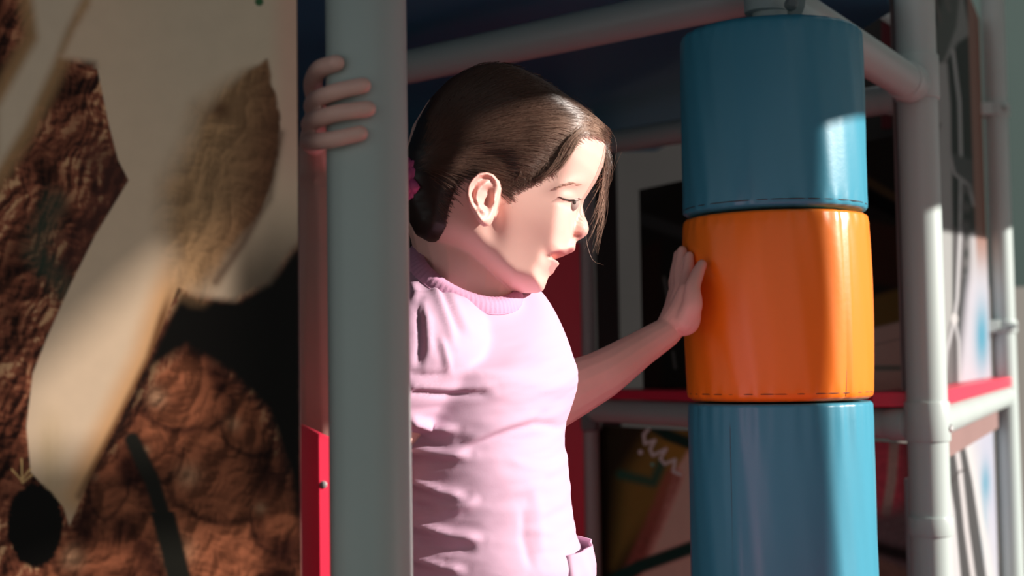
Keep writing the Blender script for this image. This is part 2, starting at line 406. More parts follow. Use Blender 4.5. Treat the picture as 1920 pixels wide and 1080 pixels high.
# ------------------------------------------------------------------ frame of grey pipes
R_P = 0.0275
Pr = at(1731, 540, 1.95); Pf = at(1879, 540, 3.30); P4 = at(1100, 760, 2.75)
def pipe_post(name, x, y, z1, r, label, collars=(), m=M_pipe):
    root = empty(name, (x, y, 0)); ch = []
    bm = bmesh.new(); bm_tube(bm, (x, y, 0), (x, y, z1), r, 48); ch.append(bmobj('pipe', bm, m))
    for zc, hh in collars:
        bm = bmesh.new(); bm_lathe(bm, [(r*.9, 0), (r+.0022, .0008), (r+.0028, .003), (r+.0028, hh-.003), (r+.0022, hh-.0008), (r*.9, hh)], (x, y, zc), seg=48); ch.append(bmobj('collar', bm, m))
    reparent(root, *ch); tag(root, label, 'post'); return root
zj = at(1731, 165, 1.95).z
pp = pipe_post('frame_post', Pr.x, Pr.y, 1.75, R_P, 'grey frame post standing behind the roller, its lower half sunlit', [(zj-.017, .062), (at(1731, 828, 1.95).z, .055), (at(1731, 1004, 1.95).z, .027)])
pf = pipe_post('frame_post', Pf.x, Pf.y, 2.2, 0.0265, 'farthest grey frame post, holding the edge of the printed side panels')
for py in (203, 612):
    c = at(1872, py, 3.27); bm = bmesh.new(); bm_lathe(bm, [(0.029, 0), (0.031, .002), (0.031, .028), (0.029, .03)], (Pf.x, Pf.y, c.z-.015), seg=32)
    bm_box(bm, (Pf.x-.055, Pf.y-.034, c.z-.014), (Pf.x-.02, Pf.y-.02, c.z+.014)); bm_tube(bm, (Pf.x+.012, Pf.y-.028, c.z), (Pf.x+.012, Pf.y-.044, c.z), .007, 12)
    cl = bmobj('clamp', bm, M_pipe, bevel=.002); reparent(pf, cl)
p4 = pipe_post('frame_post', P4.x, P4.y, 1.75, 0.0225, 'dim grey frame post in the shade beyond the girl and her outstretched arm')
cz = at(1100, 775, 2.75).z
bm = bmesh.new(); bm_lathe(bm, [(.0235, 0), (.028, .002), (.028, .062), (.0235, .064)], (P4.x, P4.y, cz-.034), seg=32)
bm_box(bm, (P4.x-.013, P4.y-.04, cz-.03), (P4.x+.013, P4.y-.02, cz+.028)); bm_tube(bm, (P4.x, P4.y-.04, cz+.013), (P4.x, P4.y-.046, cz+.013), .006, 10); bm_tube(bm, (P4.x, P4.y-.04, cz-.016), (P4.x, P4.y-.046, cz-.016), .006, 10)
reparent(p4, bmobj('clamp', bm, M_clamp, bevel=.001))
P5 = at(798, 560, 3.1)

def bar(name, a, b, r, label, ends=True, m=M_pipe, cat='rail'):
    a = Vector(a); b = Vector(b); d = (b-a).normalized(); bm = bmesh.new(); bm_tube(bm, a, b, r, 40); o = bmobj(name, bm, m)
    if ends:
        bm = bmesh.new(); bm_lathe(bm, [(r*.9, 0), (r+.002, .001), (r+.0025, .003), (r+.0025, .036), (r+.002, .038), (r*.9, .04)], a+d*.028, d, 40); reparent(o, bmobj('end_collar', bm, m))
    return tag(o, label, cat)
rz = at(1731, 797, 1.95).z
JR = Vector((Pr.x, Pr.y, zj))
bar('frame_rail', Vector((Pr.x, Pr.y, rz)), Vector((Pf.x, Pf.y, rz)), 0.0225, 'sunlit grey rail under the red ledge, between the two right-hand posts')
bm = bmesh.new(); bq = Vector((Pr.x, Pr.y, rz))+Vector((.024, -.013, -.004)); bm_lathe(bm, [(.006, 0), (.006, .004), (.003, .007)], bq, Vector((.5, -.86, 0)), 16); reparent(pp, bmobj('bolt', bm, M_bolt))
bar('frame_rail', Vector((Pr.x, Pr.y, rz)), Vector((P4.x, P4.y, rz+.002)), 0.0215, 'grey rail in the shade running behind the roller, below the upper back picture')
# beams above
JC = Vector((CC.x, CC.y, at(1445, -6, 1.5).z))
bar('roof_beam', JR, at(1470, 8, 1.52), 0.0240, 'grey beam sloping in view from the roller top to the sunlit frame post', cat='beam')
tb = bar('roof_beam', at(1731, 176, 1.98), at(1085, 276, 2.78), 0.0215, 'dim grey beam crossing behind the roller just under the blue deck', cat='beam')
bar('roof_beam', at(690, 141, 2.14), at(1420, -14, 1.66), 0.0245, 'long grey beam slanting above the girl, with a pink glint under it', ends=False, cat='beam')
bar('roof_beam', at(560, 186, 2.9), at(860, 180, 2.9), 0.0235, 'short stretch of dim grey beam behind the top of the girl\'s head', ends=False, cat='beam')
# head fitting over the roller
bm = bmesh.new(); hz = at(1440, 26, 1.5).z
bm_lathe(bm, [(.019, 0), (.0225, .0015), (.0225, .045), (.019, .047)], (CC.x-.004, CC.y, hz), seg=40)
hf = bmobj('pole_fitting', bm, M_pipe); tag(hf, 'grey tube fitting capping the roller pole', 'fitting')
bm = bmesh.new(); bb = at(1486, 4, 1.46); bm_lathe(bm, [(.007, 0), (.007, .006), (.004, .009)], bb+Vector((0, .01, 0)), Vector((0, -1, 0)), 18); reparent(hf, bmobj('bolt', bm, M_clamp))

# deck above: dark blue panel
zd = at(1122, 40, 1.8).z+0.055
bm = bmesh.new(); bm_quadslab(bm, [Vector((-1.3, .35, zd)), Vector((CC.x+.10, .35, zd)), Vector((CC.x+.12, 1.56, zd)), Vector((Pr.x-.02, Pr.y+.05, zd)), Vector((P4.x+.2, 3.3, zd)), Vector((-1.3, 3.3, zd))], Vector((0, 0, .02)))
dk = bmobj('blue_deck', bm, M_ceil, smooth=False); tag(dk, 'dark blue deck overhead, seen from below above the girl', 'deck')

# red boards
d = (Pf-Pr); d.z = 0; d.normalize(); nn = Vector((d.y, -d.x, 0))      # nn faces the sun
if nn.x < 0: nn = -nn
def V3(v, z): return Vector((v.x, v.y, z))
ra = V3(Pr, 0)+d*.01; rb_ = V3(Pf, 0)-d*.02
bm = bmesh.new(); zz = rz+.024
bm_quadslab(bm, [V3(ra-nn*.075, zz), V3(ra+nn*.015, zz), V3(rb_+nn*.015, zz), V3(rb_-nn*.075, zz)], Vector((0, 0, .021)))
led = bmobj('red_ledge', bm, M_red, smooth=False, bevel=.002); tag(led, 'glossy red ledge on the sunlit rail between the right-hand posts', 'ledge')
for t in (.12, .86):
    c = ra+(rb_-ra)*t; bm = bmesh.new(); bm_lathe(bm, [(.008, 0), (.008, .002), (.004, .004)], V3(c-nn*.03, zz+.021), seg=16); reparent(led, bmobj('bolt', bm, M_bolt))
e4 = (P4-Pr); e4.z = 0; e4.normalize(); n4 = Vector((-e4.y, e4.x, 0)); n4 = n4 if n4.y > 0 else -n4
bm = bmesh.new(); a_ = V3(Pr, 0)+e4*.03; b_ = V3(P4, 0)-e4*.02
bm_quadslab(bm, [V3(a_-n4*.012, zz), V3(a_+n4*.10+e4*.10, zz), V3(b_+n4*.10, zz), V3(b_-n4*.012, zz)], Vector((0, 0, .018)))
tag(bmobj('red_ledge', bm, M_red, smooth=False, bevel=.002), 'shaded red ledge along the rail behind the roller', 'ledge')
a_ = at(1086, 430, 2.72); b_ = at(1002, 430, 2.72)
bm = bmesh.new(); bm_quadslab(bm, [Vector((b_.x-.2, 2.72, 0.1)), Vector((a_.x, 2.72, 0.1)), Vector((a_.x, 2.72, at(1086, 455, 2.72).z)), Vector((b_.x-.2, 2.72, at(1000, 455, 2.72).z))], Vector((0, .012, 0)))
tag(bmobj('red_board', bm, M_red, smooth=False), 'tall red board in the shade directly behind the girl\'s chest', 'board')

# ------------------------------------------------------------------ printed side panels (right) and back panels
def paint_right(X, Y):
    C = np.zeros(X.shape+(3,))+np.array([.012, .02, .018])
    up = Y < 735
    S = lambda poly, w=3: sstep(-w, w, sdist(poly, X, Y))
    L = lambda ln, w, s=2: sstep(w+s, w-s, ldist(ln, X, Y))
    C = mixc(C, (.10, .12, .11), S([(1778, -60), (1806, -60), (1798, 40), (1765, 128), (1750, 80)]))
    C = mixc(C, (.16, .14, .13), L([(1750, -20), (1763, 40)], 3))
    C = mixc(C, (.18, .17, .16), L([(1772, -20), (1780, 20)], 3))
    C = mixc(C, (.36, .38, .37), S([(1802, -30), (1818, 65), (1796, 80), (1768, 125), (1754, 150), (1775, 100), (1793, 50)]))
    C = mixc(C, (.52, .53, .52), S([(1758, 118), (1776, 118), (1782, 200), (1786, 420), (1786, 740), (1762, 740), (1755, 480), (1742, 300), (1744, 190)]))
    C = mixc(C, (.07, .07, .07), L([(1756, 250), (1764, 232)], 1.5)); C = mixc(C, (.1, .1, .1), L([(1752, 300), (1762, 330)], 1.5))
    C = mixc(C, (.58, .6, .6), L([(1787, 95), (1799, 190), (1802, 300), (1800, 440), (1795, 560)], 3.2))
    C = mixc(C, (.09, .10, .10), S([(1780, 285), (1822, 300), (1824, 360), (1788, 322)]))
    C = mixc(C, (.5, .5, .5), L([(1778, 275), (1789, 325), (1817, 348), (1826, 385)], 3))
    pat = (.5+.5*np.sin(Y/5.5))*sstep(14, 4, abs(X-1812+.02*(Y-300)))*(Y > 330)*(Y < 520)
    C = mixc(C, (.18, .17, .17), pat*.7)
    m = sstep(428, 440, Y)*sstep(1790, 1800, X); C = mixc(C, (.62, .60, .62), m*sstep(1811, 1826, X))
    C = mixc(C, (.45, .235, .18), sstep(1826, 1832, X+(430-Y)*.035)*sstep(560, 420, Y))
    C = mixc(C, (.72, .70, .78), sstep(1795, 1820, X+(Y-600)*.1)*sstep(470, 560, Y)*(Y < 745))
    C = mixc(C, (.10, .42, .60), np.exp(-((X-1841)/13)**2-((Y-630)/65)**2)*(Y < 745))
    C = mixc(C, (.15, .14, .145), S([(1788, 425), (1812, 430), (1806, 520), (1796, 600), (1800, 740), (1765, 740), (1778, 620), (1790, 560)], 2)*.85)
    C = mixc(C, (.65, .65, .67), L([(1801, 430), (1795, 560), (1790, 597), (1775, 660), (1770, 740)], 3)); C = mixc(C, (.65, .65, .67), L([(1790, 597), (1798, 640), (1800, 740)], 2.5))
    C = mixc(C, (.8, .78, .78), sstep(8, 5, np.hypot(X-1790, (Y-598)*.6)))
    lo = np.zeros_like(C)+np.array([.78, .78, .80])
    lo = mixc(lo, (.66, .67, .80), sstep(1815, 1850, X-(Y-850)*.15))
    for (cx, cy, rx, ry, k) in ((1878, 825, 12, 18, .9), (1885, 930, 12, 22, .8), (1848, 905, 9, 40, .8), (1845, 990, 6, 50, .5), (1775, 960, 4, 60, .5)):
        lo = mixc(lo, (.08, .40, .58), np.exp(-((X-cx)/rx)**2-((Y-cy)/ry)**2)*k)
    lo = mixc(lo, (.19, .16, .165), S([(1774, 845), (1812, 830), (1824, 900), (1856, 1130), (1806, 1130), (1790, 960), (1781, 905)], 2)*.95) if False else lo*(1-S([(1774, 845), (1812, 830), (1824, 900), (1856, 1130), (1806, 1130), (1790, 960), (1781, 905)], 2)[..., None]*.88)
    lo = mixc(lo, (.75, .73, .74), L([(1792, 825), (1800, 880), (1812, 990), (1830, 1120)], 4.5))
    lo = mixc(lo, (.82, .82, .83), L([(1812, 825), (1828, 900), (1858, 1080)], 5))
    lo = mixc(lo, (.06, .05, .05), L([(1785, 903), (1798, 885), (1810, 880)], 2)*.8)
    lo = mixc(lo, (.03, .03, .04), S([(1885, 1030), (1895, 1100), (1870, 1100)], 3))
    return np.where(up[..., None], C, lo)*.50
def side_panel(name, z1f, z0f, inset, label):
    A0 = V3(Pr, 0)+d*.02-nn*inset; B0 = V3(Pf, 0)-d*.028-nn*inset
    o = printed(name, lambda i, j: V3(A0+(B0-A0)*i, (z1f(i)*(1-j)+z0f(i)*j)), M_print2, paint_right, 110, 330, .008)
    return tag(o, label, 'panel')
ztop = 1.72
side_panel('printed_panel', lambda i: ztop, lambda i: zz+.022, .028, 'upper side panel printed with grey and black machine-like limbs, above the red ledge')
side_panel('printed_panel', lambda i: rz-.075, lambda i: .25, .028, 'lower side panel printed with white and grey limbs and blue patches, below the rail')
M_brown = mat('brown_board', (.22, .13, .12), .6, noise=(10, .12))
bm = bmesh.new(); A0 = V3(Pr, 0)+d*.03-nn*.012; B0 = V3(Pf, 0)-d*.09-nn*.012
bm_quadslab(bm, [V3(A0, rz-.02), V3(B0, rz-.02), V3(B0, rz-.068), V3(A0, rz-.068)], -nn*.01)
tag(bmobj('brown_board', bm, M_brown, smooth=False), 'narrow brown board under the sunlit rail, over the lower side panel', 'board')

def paint_back(X, Y):
    S = lambda poly, w=4: sstep(-w, w, sdist(poly, X, Y))
    L = lambda ln, w, s=3: sstep(w+s, w-s, ldist(ln, X, Y))
    C = np.zeros(X.shape+(3,))+np.array([.016, .014, .012])
    # upper picture, very dark
    C = mixc(C, (.045, .042, .04), S([(1130, 560), (1130, 440), (1270, 330), (1290, 250), (1170, 300), (1110, 420)], 30)*.35)
    C = mixc(C, (.07, .07, .06), S([(1110, 380), (1165, 380), (1165, 640), (1110, 640)], 30)*.4)
    C = mixc(C, (.05, .05, .05), L([(1170, 400), (1290, 440)], 12, 6)*.7)
    C = mixc(C, (.03, .012, .010), S([(1180, 470), (1240, 450), (1240, 740), (1180, 740)], 10)*.7)
    C = mixc(C, (.28, .26, .24), L([(1245, 520), (1252, 560), (1262, 590)], 2)*.5); C = mixc(C, (.28, .26, .24), L([(1262, 660), (1266, 690)], 2)*.5)
    C = mixc(C, (.06, .04, .02), L([(1620, 335), (1700, 385)], 8, 5)); C = mixc(C, (.003, .003, .003), L([(1620, 365), (1700, 405)], 13, 6))
    C = mixc(C, (.045, .018, .012), S([(1620, 410), (1700, 430), (1700, 540), (1620, 530)], 8)*.8)
    C = mixc(C, (.14, .085, .025), S([(1560, 620), (1640, 555), (1710, 535), (1710, 600), (1640, 618)], 8))
    C = mixc(C, (.46, .32, .27), S([(1560, 640), (1640, 615), (1710, 598), (1710, 760), (1560, 760)], 5))
    C = mixc(C, (.25, .17, .14), L([(1635, 648), (1700, 632)], 1.5, 1.5)*.8); C = mixc(C, (.17, .18, .15), L([(1620, 690), (1710, 690)], 5, 3))
    # lower picture
    lo = np.zeros_like(C)+np.array([.022, .018, .010])
    lo = mixc(lo, (.17, .115, .028), S([(1165, 900), (1240, 780), (1300, 790), (1300, 900), (1215, 980), (1150, 1060)], 26))
    lo = mixc(lo, (.30, .17, .03), S([(1240, 820), (1300, 830), (1300, 880), (1250, 880)], 12)*.6)
    lo = mixc(lo, (.55, .36, .28), S([(1300, 830), (1262, 890), (1240, 960), (1210, 1040), (1180, 1110), (1330, 1110), (1330, 830)], 6))
    lo = mixc(lo, (.26, .08, .06), L([(1262, 895), (1225, 985), (1178, 1090)], 17, 8)*(.5+.5*fbm(X/12, Y/12)))
    lo = mixc(lo, (.012, .075, .05), L([(1165, 890), (1225, 905), (1240, 870)], 9, 8)*.9)
    lo = mixc(lo, (.006, .028, .022), L([(1215, 790), (1250, 815), (1310, 838)], 11, 5)); lo = mixc(lo, (.006, .035, .028), L([(1130, 1100), (1200, 1062), (1310, 1022)], 13, 5))
    lo = mixc(lo, (.72, .66, .58), L([(1222, 797), (1207, 815), (1209, 832), (1228, 826), (1219, 842), (1224, 854), (1249, 842), (1238, 860), (1246, 870), (1266, 862), (1262, 884), (1276, 890)], 2.6, 1.6))
    lo = mixc(lo, (.85, .85, .75), sstep(5, 3.4, np.hypot(X-1201, Y-848))); lo = mixc(lo, (.1, .4, .33), sstep(4, 2, np.hypot(X-1223, Y-871)))
    rt = X > 1560
    r = np.zeros_like(C)+np.array([.36, .055, .075])
    r = mixc(r, (.30, .22, .18), L([(1678, 810), (1672, 900), (1662, 960)], 9, 4)); r = mixc(r, (.12, .04, .04), sstep(1682, 1700, X)*.6)
    r = mixc(r, (.10, .07, .07), sstep(935, 985, Y+.2*(X-1640))); r = mixc(r, (.012, .010, .010), L([(1620, 1020), (1710, 1045)], 12, 10)); r = mixc(r, (.13, .08, .06), sstep(1040, 1060, Y-.4*(X-1660)))
    lo = np.where(rt[..., None], r*(0.8+.4*fbm(X/8, Y/8))[..., None], lo)
    return np.clip(np.where((Y < 775)[..., None], C*1.5, lo*1.9), 0, .9)
def back_panel(z1, z0, label, grid):
    A0 = V3(P4, 0)+n4*.035+e4*.02; B0 = V3(Pr, 0)+n4*.035+e4*.035
    o = printed('printed_panel', lambda i, j: V3(A0+(B0-A0)*i, z1*(1-j)+z0*j), M_print2, paint_back, grid[0], grid[1], .008)
    return tag(o, label, 'panel')
zq = at(1300, 300, 2.4).z
A0 = V3(P4, 0)+n4*.13; B0 = V3(Pr, 0)+n4*.13+e4*.15
tag(printed('printed_panel', lambda i, j: V3(A0+(B0-A0)*i, (zj-.03)*(1-j)+(zz-.01)*j), M_print2, paint_back, 330, 300, .008), 'very dark back panel above the shaded red ledge, behind the outstretched arm', 'panel')
back_panel(rz-.03, .25, 'back panel under the shaded rail, printed with a pale trunk and white squiggle', (330, 300))
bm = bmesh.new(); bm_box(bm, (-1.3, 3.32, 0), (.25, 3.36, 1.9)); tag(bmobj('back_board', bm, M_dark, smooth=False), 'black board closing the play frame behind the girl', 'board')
# white board top right and dark red board
tl = at(1590, -40, 2.3); 
pts = [at(1560, -60, 2.3), at(1706, -60, 2.05), at(1706, 72, 2.05), at(1612, 8, 2.22)]
bm = bmesh.new(); bm_quadslab(bm, pts, Vector((.004, .01, 0))); wb = bmobj('white_board', bm, M_white, smooth=False); tag(wb, 'pale board corner hanging near the top of the sunlit frame post', 'board')
ln = [at(1692, 14, 2.05), at(1702, -8, 2.04)]; V_, F_ = tubepath([v+Vector((0, -.012, 0)) for v in ln], [.0008, .0008], 6); reparent(wb, meshobj('pen_mark', V_, F_, M_seam))
M_dred = mat('dark_red', (.12, .008, .015), .6)
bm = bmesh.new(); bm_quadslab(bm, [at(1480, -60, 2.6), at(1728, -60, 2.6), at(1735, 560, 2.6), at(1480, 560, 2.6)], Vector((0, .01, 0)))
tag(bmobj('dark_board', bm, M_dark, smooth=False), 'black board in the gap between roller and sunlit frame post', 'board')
bm = bmesh.new(); bm_quadslab(bm, [at(1655, 40, 2.5), at(1676, 40, 2.5), at(1672, 240, 2.5), at(1655, 240, 2.5)], Vector((0, .01, 0)))
tag(bmobj('red_strap', bm, M_dred, smooth=False), 'narrow dark red upright strip above the beam by the sunlit post', 'strip')

#PERSON
# ------------------------------------------------------------------ the girl
YG = 1.17
def hx(px, py, Y=YG): v = at(px, py, Y); return (v.x, v.z)
PXM = F/YG                          # pixels per metre at her midline
MM = 1/PXM
HEAD = [(1118, 340), (1131, 311), (1138, 282), (1135, 256), (1119, 232), (1090, 208), (1050, 182), (1010, 158), (968, 139), (925, 131), (880, 138), (840, 158), (803, 194), (774, 240), (757, 300), (753, 350), (762, 400), (782, 445), (815, 468), (850, 478), (875, 492), (902, 512), (930, 533), (955, 546), (985, 550), (1008, 549), (1018, 545), (1024, 532), (1028, 520), (1040, 505), (1062, 482), (1070, 450), (1078, 415), (1088, 385), (1102, 365)]
NOSE = [(1112, 348), (1097, 370), (1092.5, 386), (1095, 402), (1102, 417), (1104.5, 430), (1101, 440), (1092, 447), (1080, 453), (1079, 462), (1078, 470), (1066, 477), (1050, 482), (1034, 486), (1018, 480), (1030, 452), (1050, 425), (1064, 395), (1082, 362)]
ALA = [(1101, 439), (1090, 447), (1074, 448), (1064, 440), (1063, 426), (1072, 417), (1090, 416), (1102, 426)]
LIP = [(1026, 487), (1038, 488), (1041, 496), (1040.5, 507), (1036, 514), (1027, 519), (1024, 530), (1020, 543), (1000, 545), (985, 520), (1000, 495)]
NOTCH = [(1095, 476), (1078, 472), (1058, 479), (1040, 483.5), (1029, 486.5), (1038, 488.5), (1052, 494), (1095, 500)]
WPT = [(900, 260, .074), (830, 260, .068), (900, 180, .070), (780, 330, .060), (1000, 260, .069), (1060, 280, .062), (900, 375, .069), (960, 380, .066), (1010, 400, .061), (1050, 400, .052), (900, 460, .058), (960, 480, .053), (1000, 500, .047), (1020, 535, .037), (1050, 460, .045), (950, 530, .048), (1110, 300, .058), (860, 450, .055), (800, 440, .048), (1085, 350, .052)]
LPT = [(1130, 280, 95), (1100, 220, 100), (950, 140, 120), (780, 250, 110), (770, 400, 80), (850, 480, 55), (930, 530, 44), (985, 548, 36), (1018, 540, 28), (1060, 470, 42), (1085, 400, 44), (1100, 350, 62), (900, 300, 110), (1040, 500, 34), (960, 440, 60)]
def shep(pts, X, Z, s=55.):
    n = 0; dn = 1e-9
    for (a, b, v) in pts:
        ww = np.exp(-((X-a)**2+(Z-b)**2)/(2*s*s))+1e-6; n = n+ww*v; dn = dn+ww
    return n/dn
def infl(d, L, W, p=2.0):
    t = np.clip(1-np.clip(d, 0, None)/L, 0, 1); return W*np.power(np.clip(1-t**p, 0, 1), 1/p)
def smax(a, b, k):
    ke = np.minimum(k, 1.6*np.minimum(a, b))+1e-9; h = np.clip(ke-np.abs(a-b), 0, None)/ke
    return np.maximum(a, b)+h*h*ke*.25
def G(X, Z, cx, cz, sx, sz=None, rot=0):
    sz = sz or sx; c, s = math.cos(rot*D2R), math.sin(rot*D2R); dx = X-cx; dz = Z-cz
    return np.exp(-((dx*c+dz*s)/sx)**2-((-dx*s+dz*c)/sz)**2)
def head_y(X, Z, hair=0.0, poly=HEAD):
    """half width in metres at photo-plane pixel (X,Z), and signed inside distance"""
    d1 = sdist(poly, X, Z); W = shep(WPT, X, Z); L = shep(LPT, X, Z, 40.)
    y = infl(d1, L, W, 2.1)
    if hair: return y, d1
    dn = sdist(NOSE, X, Z); yn = infl(dn, 12., .0075+.004*sstep(395, 430, Z)+.012*sstep(448, 470, Z), 2)
    y = smax(y, yn, .010)
    da = sdist(ALA, X, Z); y = smax(y, infl(da, 10., .0150, 2), .004)
    dl = sdist(LIP, X, Z); y = smax(y, infl(dl, 16., .019+.010*sstep(1030, 1000, X), 2), .008)
    # features of the cheek, eye and brow
    y = y-.0075*G(X, Z, 1074, 388, 19, 15)*sstep(0, 25, d1)*.9             # eye socket
    y = y+.0020*G(X, Z, 1062, 360, 34, 9, -18)                        # brow
    y = y+.0042*G(X, Z, 1064, 381, 15, 7.5, -10)+.0014*G(X, Z, 1064, 394, 15, 4, -8)                         # upper lid
    y = y-.0012*G(X, Z, 1060, 397, 20, 4, 12)
    y = y+.0006*G(X, Z, 1030, 435, 36, 30)                             # cheek apple
    y = y-.0015*G(X, Z, 1053, 452, 8, 22, 25)                          # nose-lip fold
    y = y-.0022*G(X, Z, 1022, 487, 9, 12)                             # mouth corner
    y = y+.0016*G(X, Z, 1052, 474, 16, 4.5, -14)                       # upper lip
    y = y+.0012*G(X, Z, 1036, 503, 8, 9)
    y = y-.0020*G(X, Z, 1018, 524, 8, 6)
    y = y-.0022*G(X, Z, 1084, 444.5, 4.5, 2.6)                          # nostril
    y = y-.0015*G(X, Z, 1063, 432, 4, 12)                             # wing crease
    y = y-.003*G(X, Z, 925, 430, 20, 45)                              # behind the jaw
    dno = -sdist(NOTCH, X, Z); g = np.clip(dno/5.0, 0, 1); y = y*np.sqrt(np.clip(1-(1-g)**2, 0, 1))
    d = np.maximum(np.maximum(d1, dn), dl); d = np.minimum(d, dno)
    return np.clip(y, 0, None), d

def heightmesh(x0, x1, z0, z1, st, fn, thick_back=None):
    """closed two-sided body from a half-width field in photo-plane pixels"""
    xs = np.arange(x0, x1+st, st); zs_ = np.arange(z0, z1+st, st); X, Z = np.meshgrid(xs, zs_)
    y, d = fn(X, Z); ins = d > 0
    gx, gz = np.gradient(d, st, axis=(1, 0)); gn = np.hypot(gx, gz)+1e-9
    near = np.zeros_like(ins); near[1:] |= ins[:-1]; near[:-1] |= ins[1:]; near[:, 1:] |= ins[:, :-1]; near[:, :-1] |= ins[:, 1:]
    near[1:, 1:] |= ins[:-1, :-1]; near[:-1, :-1] |= ins[1:, 1:]; near[1:, :-1] |= ins[:-1, 1:]; near[:-1, 1:] |= ins[1:, :-1]
    bd = near & ~ins
    X2 = np.where(bd, X-d*gx/gn, X); Z2 = np.where(bd, Z-d*gz/gn, Z); y = np.where(bd, 0, y)
    use = ins | bd; H, Wd = X.shape
    return X2, Z2, y, use, bd
def twosided(grid, ypl=YG, yl=0.0):
    X, Z, y, use, bd = grid; H, Wd = X.shape; idn = -np.ones((H, Wd), int); idf = idn.copy(); V = []
    for j in range(H):
        for i in range(Wd):
            if use[j, i]:
                a = at(X[j, i], Z[j, i], ypl)
                idn[j, i] = len(V); V.append((a.x, ypl-y[j, i], a.z))
                if bd[j, i]: idf[j, i] = idn[j, i]
                else: idf[j, i] = len(V); V.append((a.x, ypl+y[j, i]+yl, a.z))
    Fc = []
    for j in range(H-1):
        for i in range(Wd-1):
            q = [(j, i), (j, i+1), (j+1, i+1), (j+1, i)]
            if all(use[a] for a in q):
                if all(bd[a] for a in q): continue
                Fc.append([idn[a] for a in q]); Fc.append([idf[a] for a in q][::-1])
    return V, Fc

BV = []; BF = []
def addm(V, Fc):
    n = len(BV); BV.extend([tuple(v) for v in V]); BF.extend([tuple(i+n for i in f) for f in Fc])
_s = bmesh.new(); bmesh.ops.create_icosphere(_s, subdivisions=2, radius=1); _s.verts.ensure_lookup_table()
SV = [v.co.copy() for v in _s.verts]; SF = [tuple(v.index for v in f.verts) for f in _s.faces]; _s.free()
def addball(c, r, sc_=(1, 1, 1)): addm([Vector(c)+Vector((v.x*sc_[0], v.y*sc_[1], v.z*sc_[2]))*r for v in SV], SF)
def limb(pts, rad, n=10, seg=16, smooth=True):
    """tapered round limb through joints, Catmull-Rom smoothed"""
    P = [Vector(p) for p in pts]
    if smooth and len(P) > 2:
        out = []; rr = []; Q = [P[0]*2-P[1]]+P+[P[-1]*2-P[-2]]; R_ = [rad[0]]+list(rad)+[rad[-1]]
        for i in range(1, len(Q)-2):
            for k in range(n):
                t = k/n; p0, p1, pp2, p3 = Q[i-1], Q[i], Q[i+1], Q[i+2]
                out.append(.5*((2*p1)+(pp2-p0)*t+(2*p0-5*p1+4*pp2-p3)*t*t+(3*p1-p0-3*pp2+p3)*t**3))
                rr.append(R_[i]*(1-t)+R_[i+1]*t)
        out.append(P[-1]); rr.append(rad[-1]); P = out; rad = rr
    V, Fc = tubepath(P, rad, seg); addm(V, Fc); addball(P[0], rad[0]*.995); addball(P[-1], rad[-1]*.995)
    return P

addm(*twosided(heightmesh(745, 1112+40, 120, 556, 2.0, head_y)))
# neck, torso core, arms
A = lambda px, py, Y: at(px, py, Y)
limb([A(868, 400, 1.18), A(876, 470, 1.175), A(880, 520, 1.17), A(872, 600, 1.17)], [.048, .0435, .0395, .036])
limb([A(876, 625, 1.17), A(885, 670, 1.17), A(893, 760, 1.17), A(895, 900, 1.17), A(900, 1010, 1.17)], [.026, .044, .048, .048, .050])
fw = Vector((math.cos(20*D2R), -math.sin(20*D2R), 0)); lat = Vector((-math.sin(20*D2R), -math.cos(20*D2R), 0))   # chest direction; her right, towards the camera
cs_ = A(876, 612, 1.17)
shN = cs_+lat*.096-Vector((0, 0, .022)); shF = cs_-lat*.100-Vector((0, 0, .01))
limb([cs_, shN], [.032, .034], smooth=False); limb([cs_, shF], [.032, .034], smooth=False)
# legs down to the mat, under the frame of the picture
hipc = A(903, 1020, 1.17)
for s in (1, -1):
    h = hipc+lat*.045*s; k = Vector((h.x+.03, h.y, .33)); an = Vector((h.x+.0, h.y, .099))
    limb([h, (h+k)/2, k, (k+an)/2, an], [.054, .050, .040, .038, .026]); limb([an, an+fw*.06-Vector((0, 0, .04)), an+fw*.115-Vector((0, 0, .05))], [.028, .025, .017])
# near (right) arm: behind the post, forearm upright
elN = A(612, 868, 1.075); wrN = A(596, 345, .988)
limb([shN, (shN+elN)/2+Vector((0, .0, -.012)), elN], [.038, .034, .029])
limb([elN, A(606, 720, 1.04), A(602, 560, 1.01), A(600, 430, .995), wrN], [.029, .031, .026, .0205, .0185])
# near hand
mcp = [A(604, 210, .972), A(600, 226, .970), A(596, 248, .970), A(594, 275, .972)]
for q_, r in zip(mcp, (.0115, .0120, .0120, .0115)): limb([wrN, (wrN+q_)/2+Vector((0, .004, 0)), q_], [.0165, .0150, r])
limb([mcp[0], mcp[1], mcp[2], mcp[3]], [.0095, .0105, .0105, .0095])
fing = [
    ([mcp[0], A(587, 163, .945), A(598, 131, .922), A(631, 118, .903)], [.0080, .0066, .0062, .0056]),
    ([mcp[1], A(587, 194, .938), A(624, 174, .9015), A(681, 160, .8975)], [.0074, .0062, .0057, .0054]),
    ([mcp[2], A(582, 231, .938), A(626, 214, .9015), A(690, 204, .8975)], [.0074, .0062, .0057, .0054]),
    ([mcp[3], A(580, 267, .940), A(622, 262, .904), A(676, 250, .8985)], [.0072, .0060, .0056, .0052])]
for p_, r_ in fing: limb(p_, r_, n=10, seg=14)
limb([A(612, 318, .995), A(650, 270, .992), A(690, 236, .975), A(715, 215, .966)], [.012, .0100, .0085, .0068])
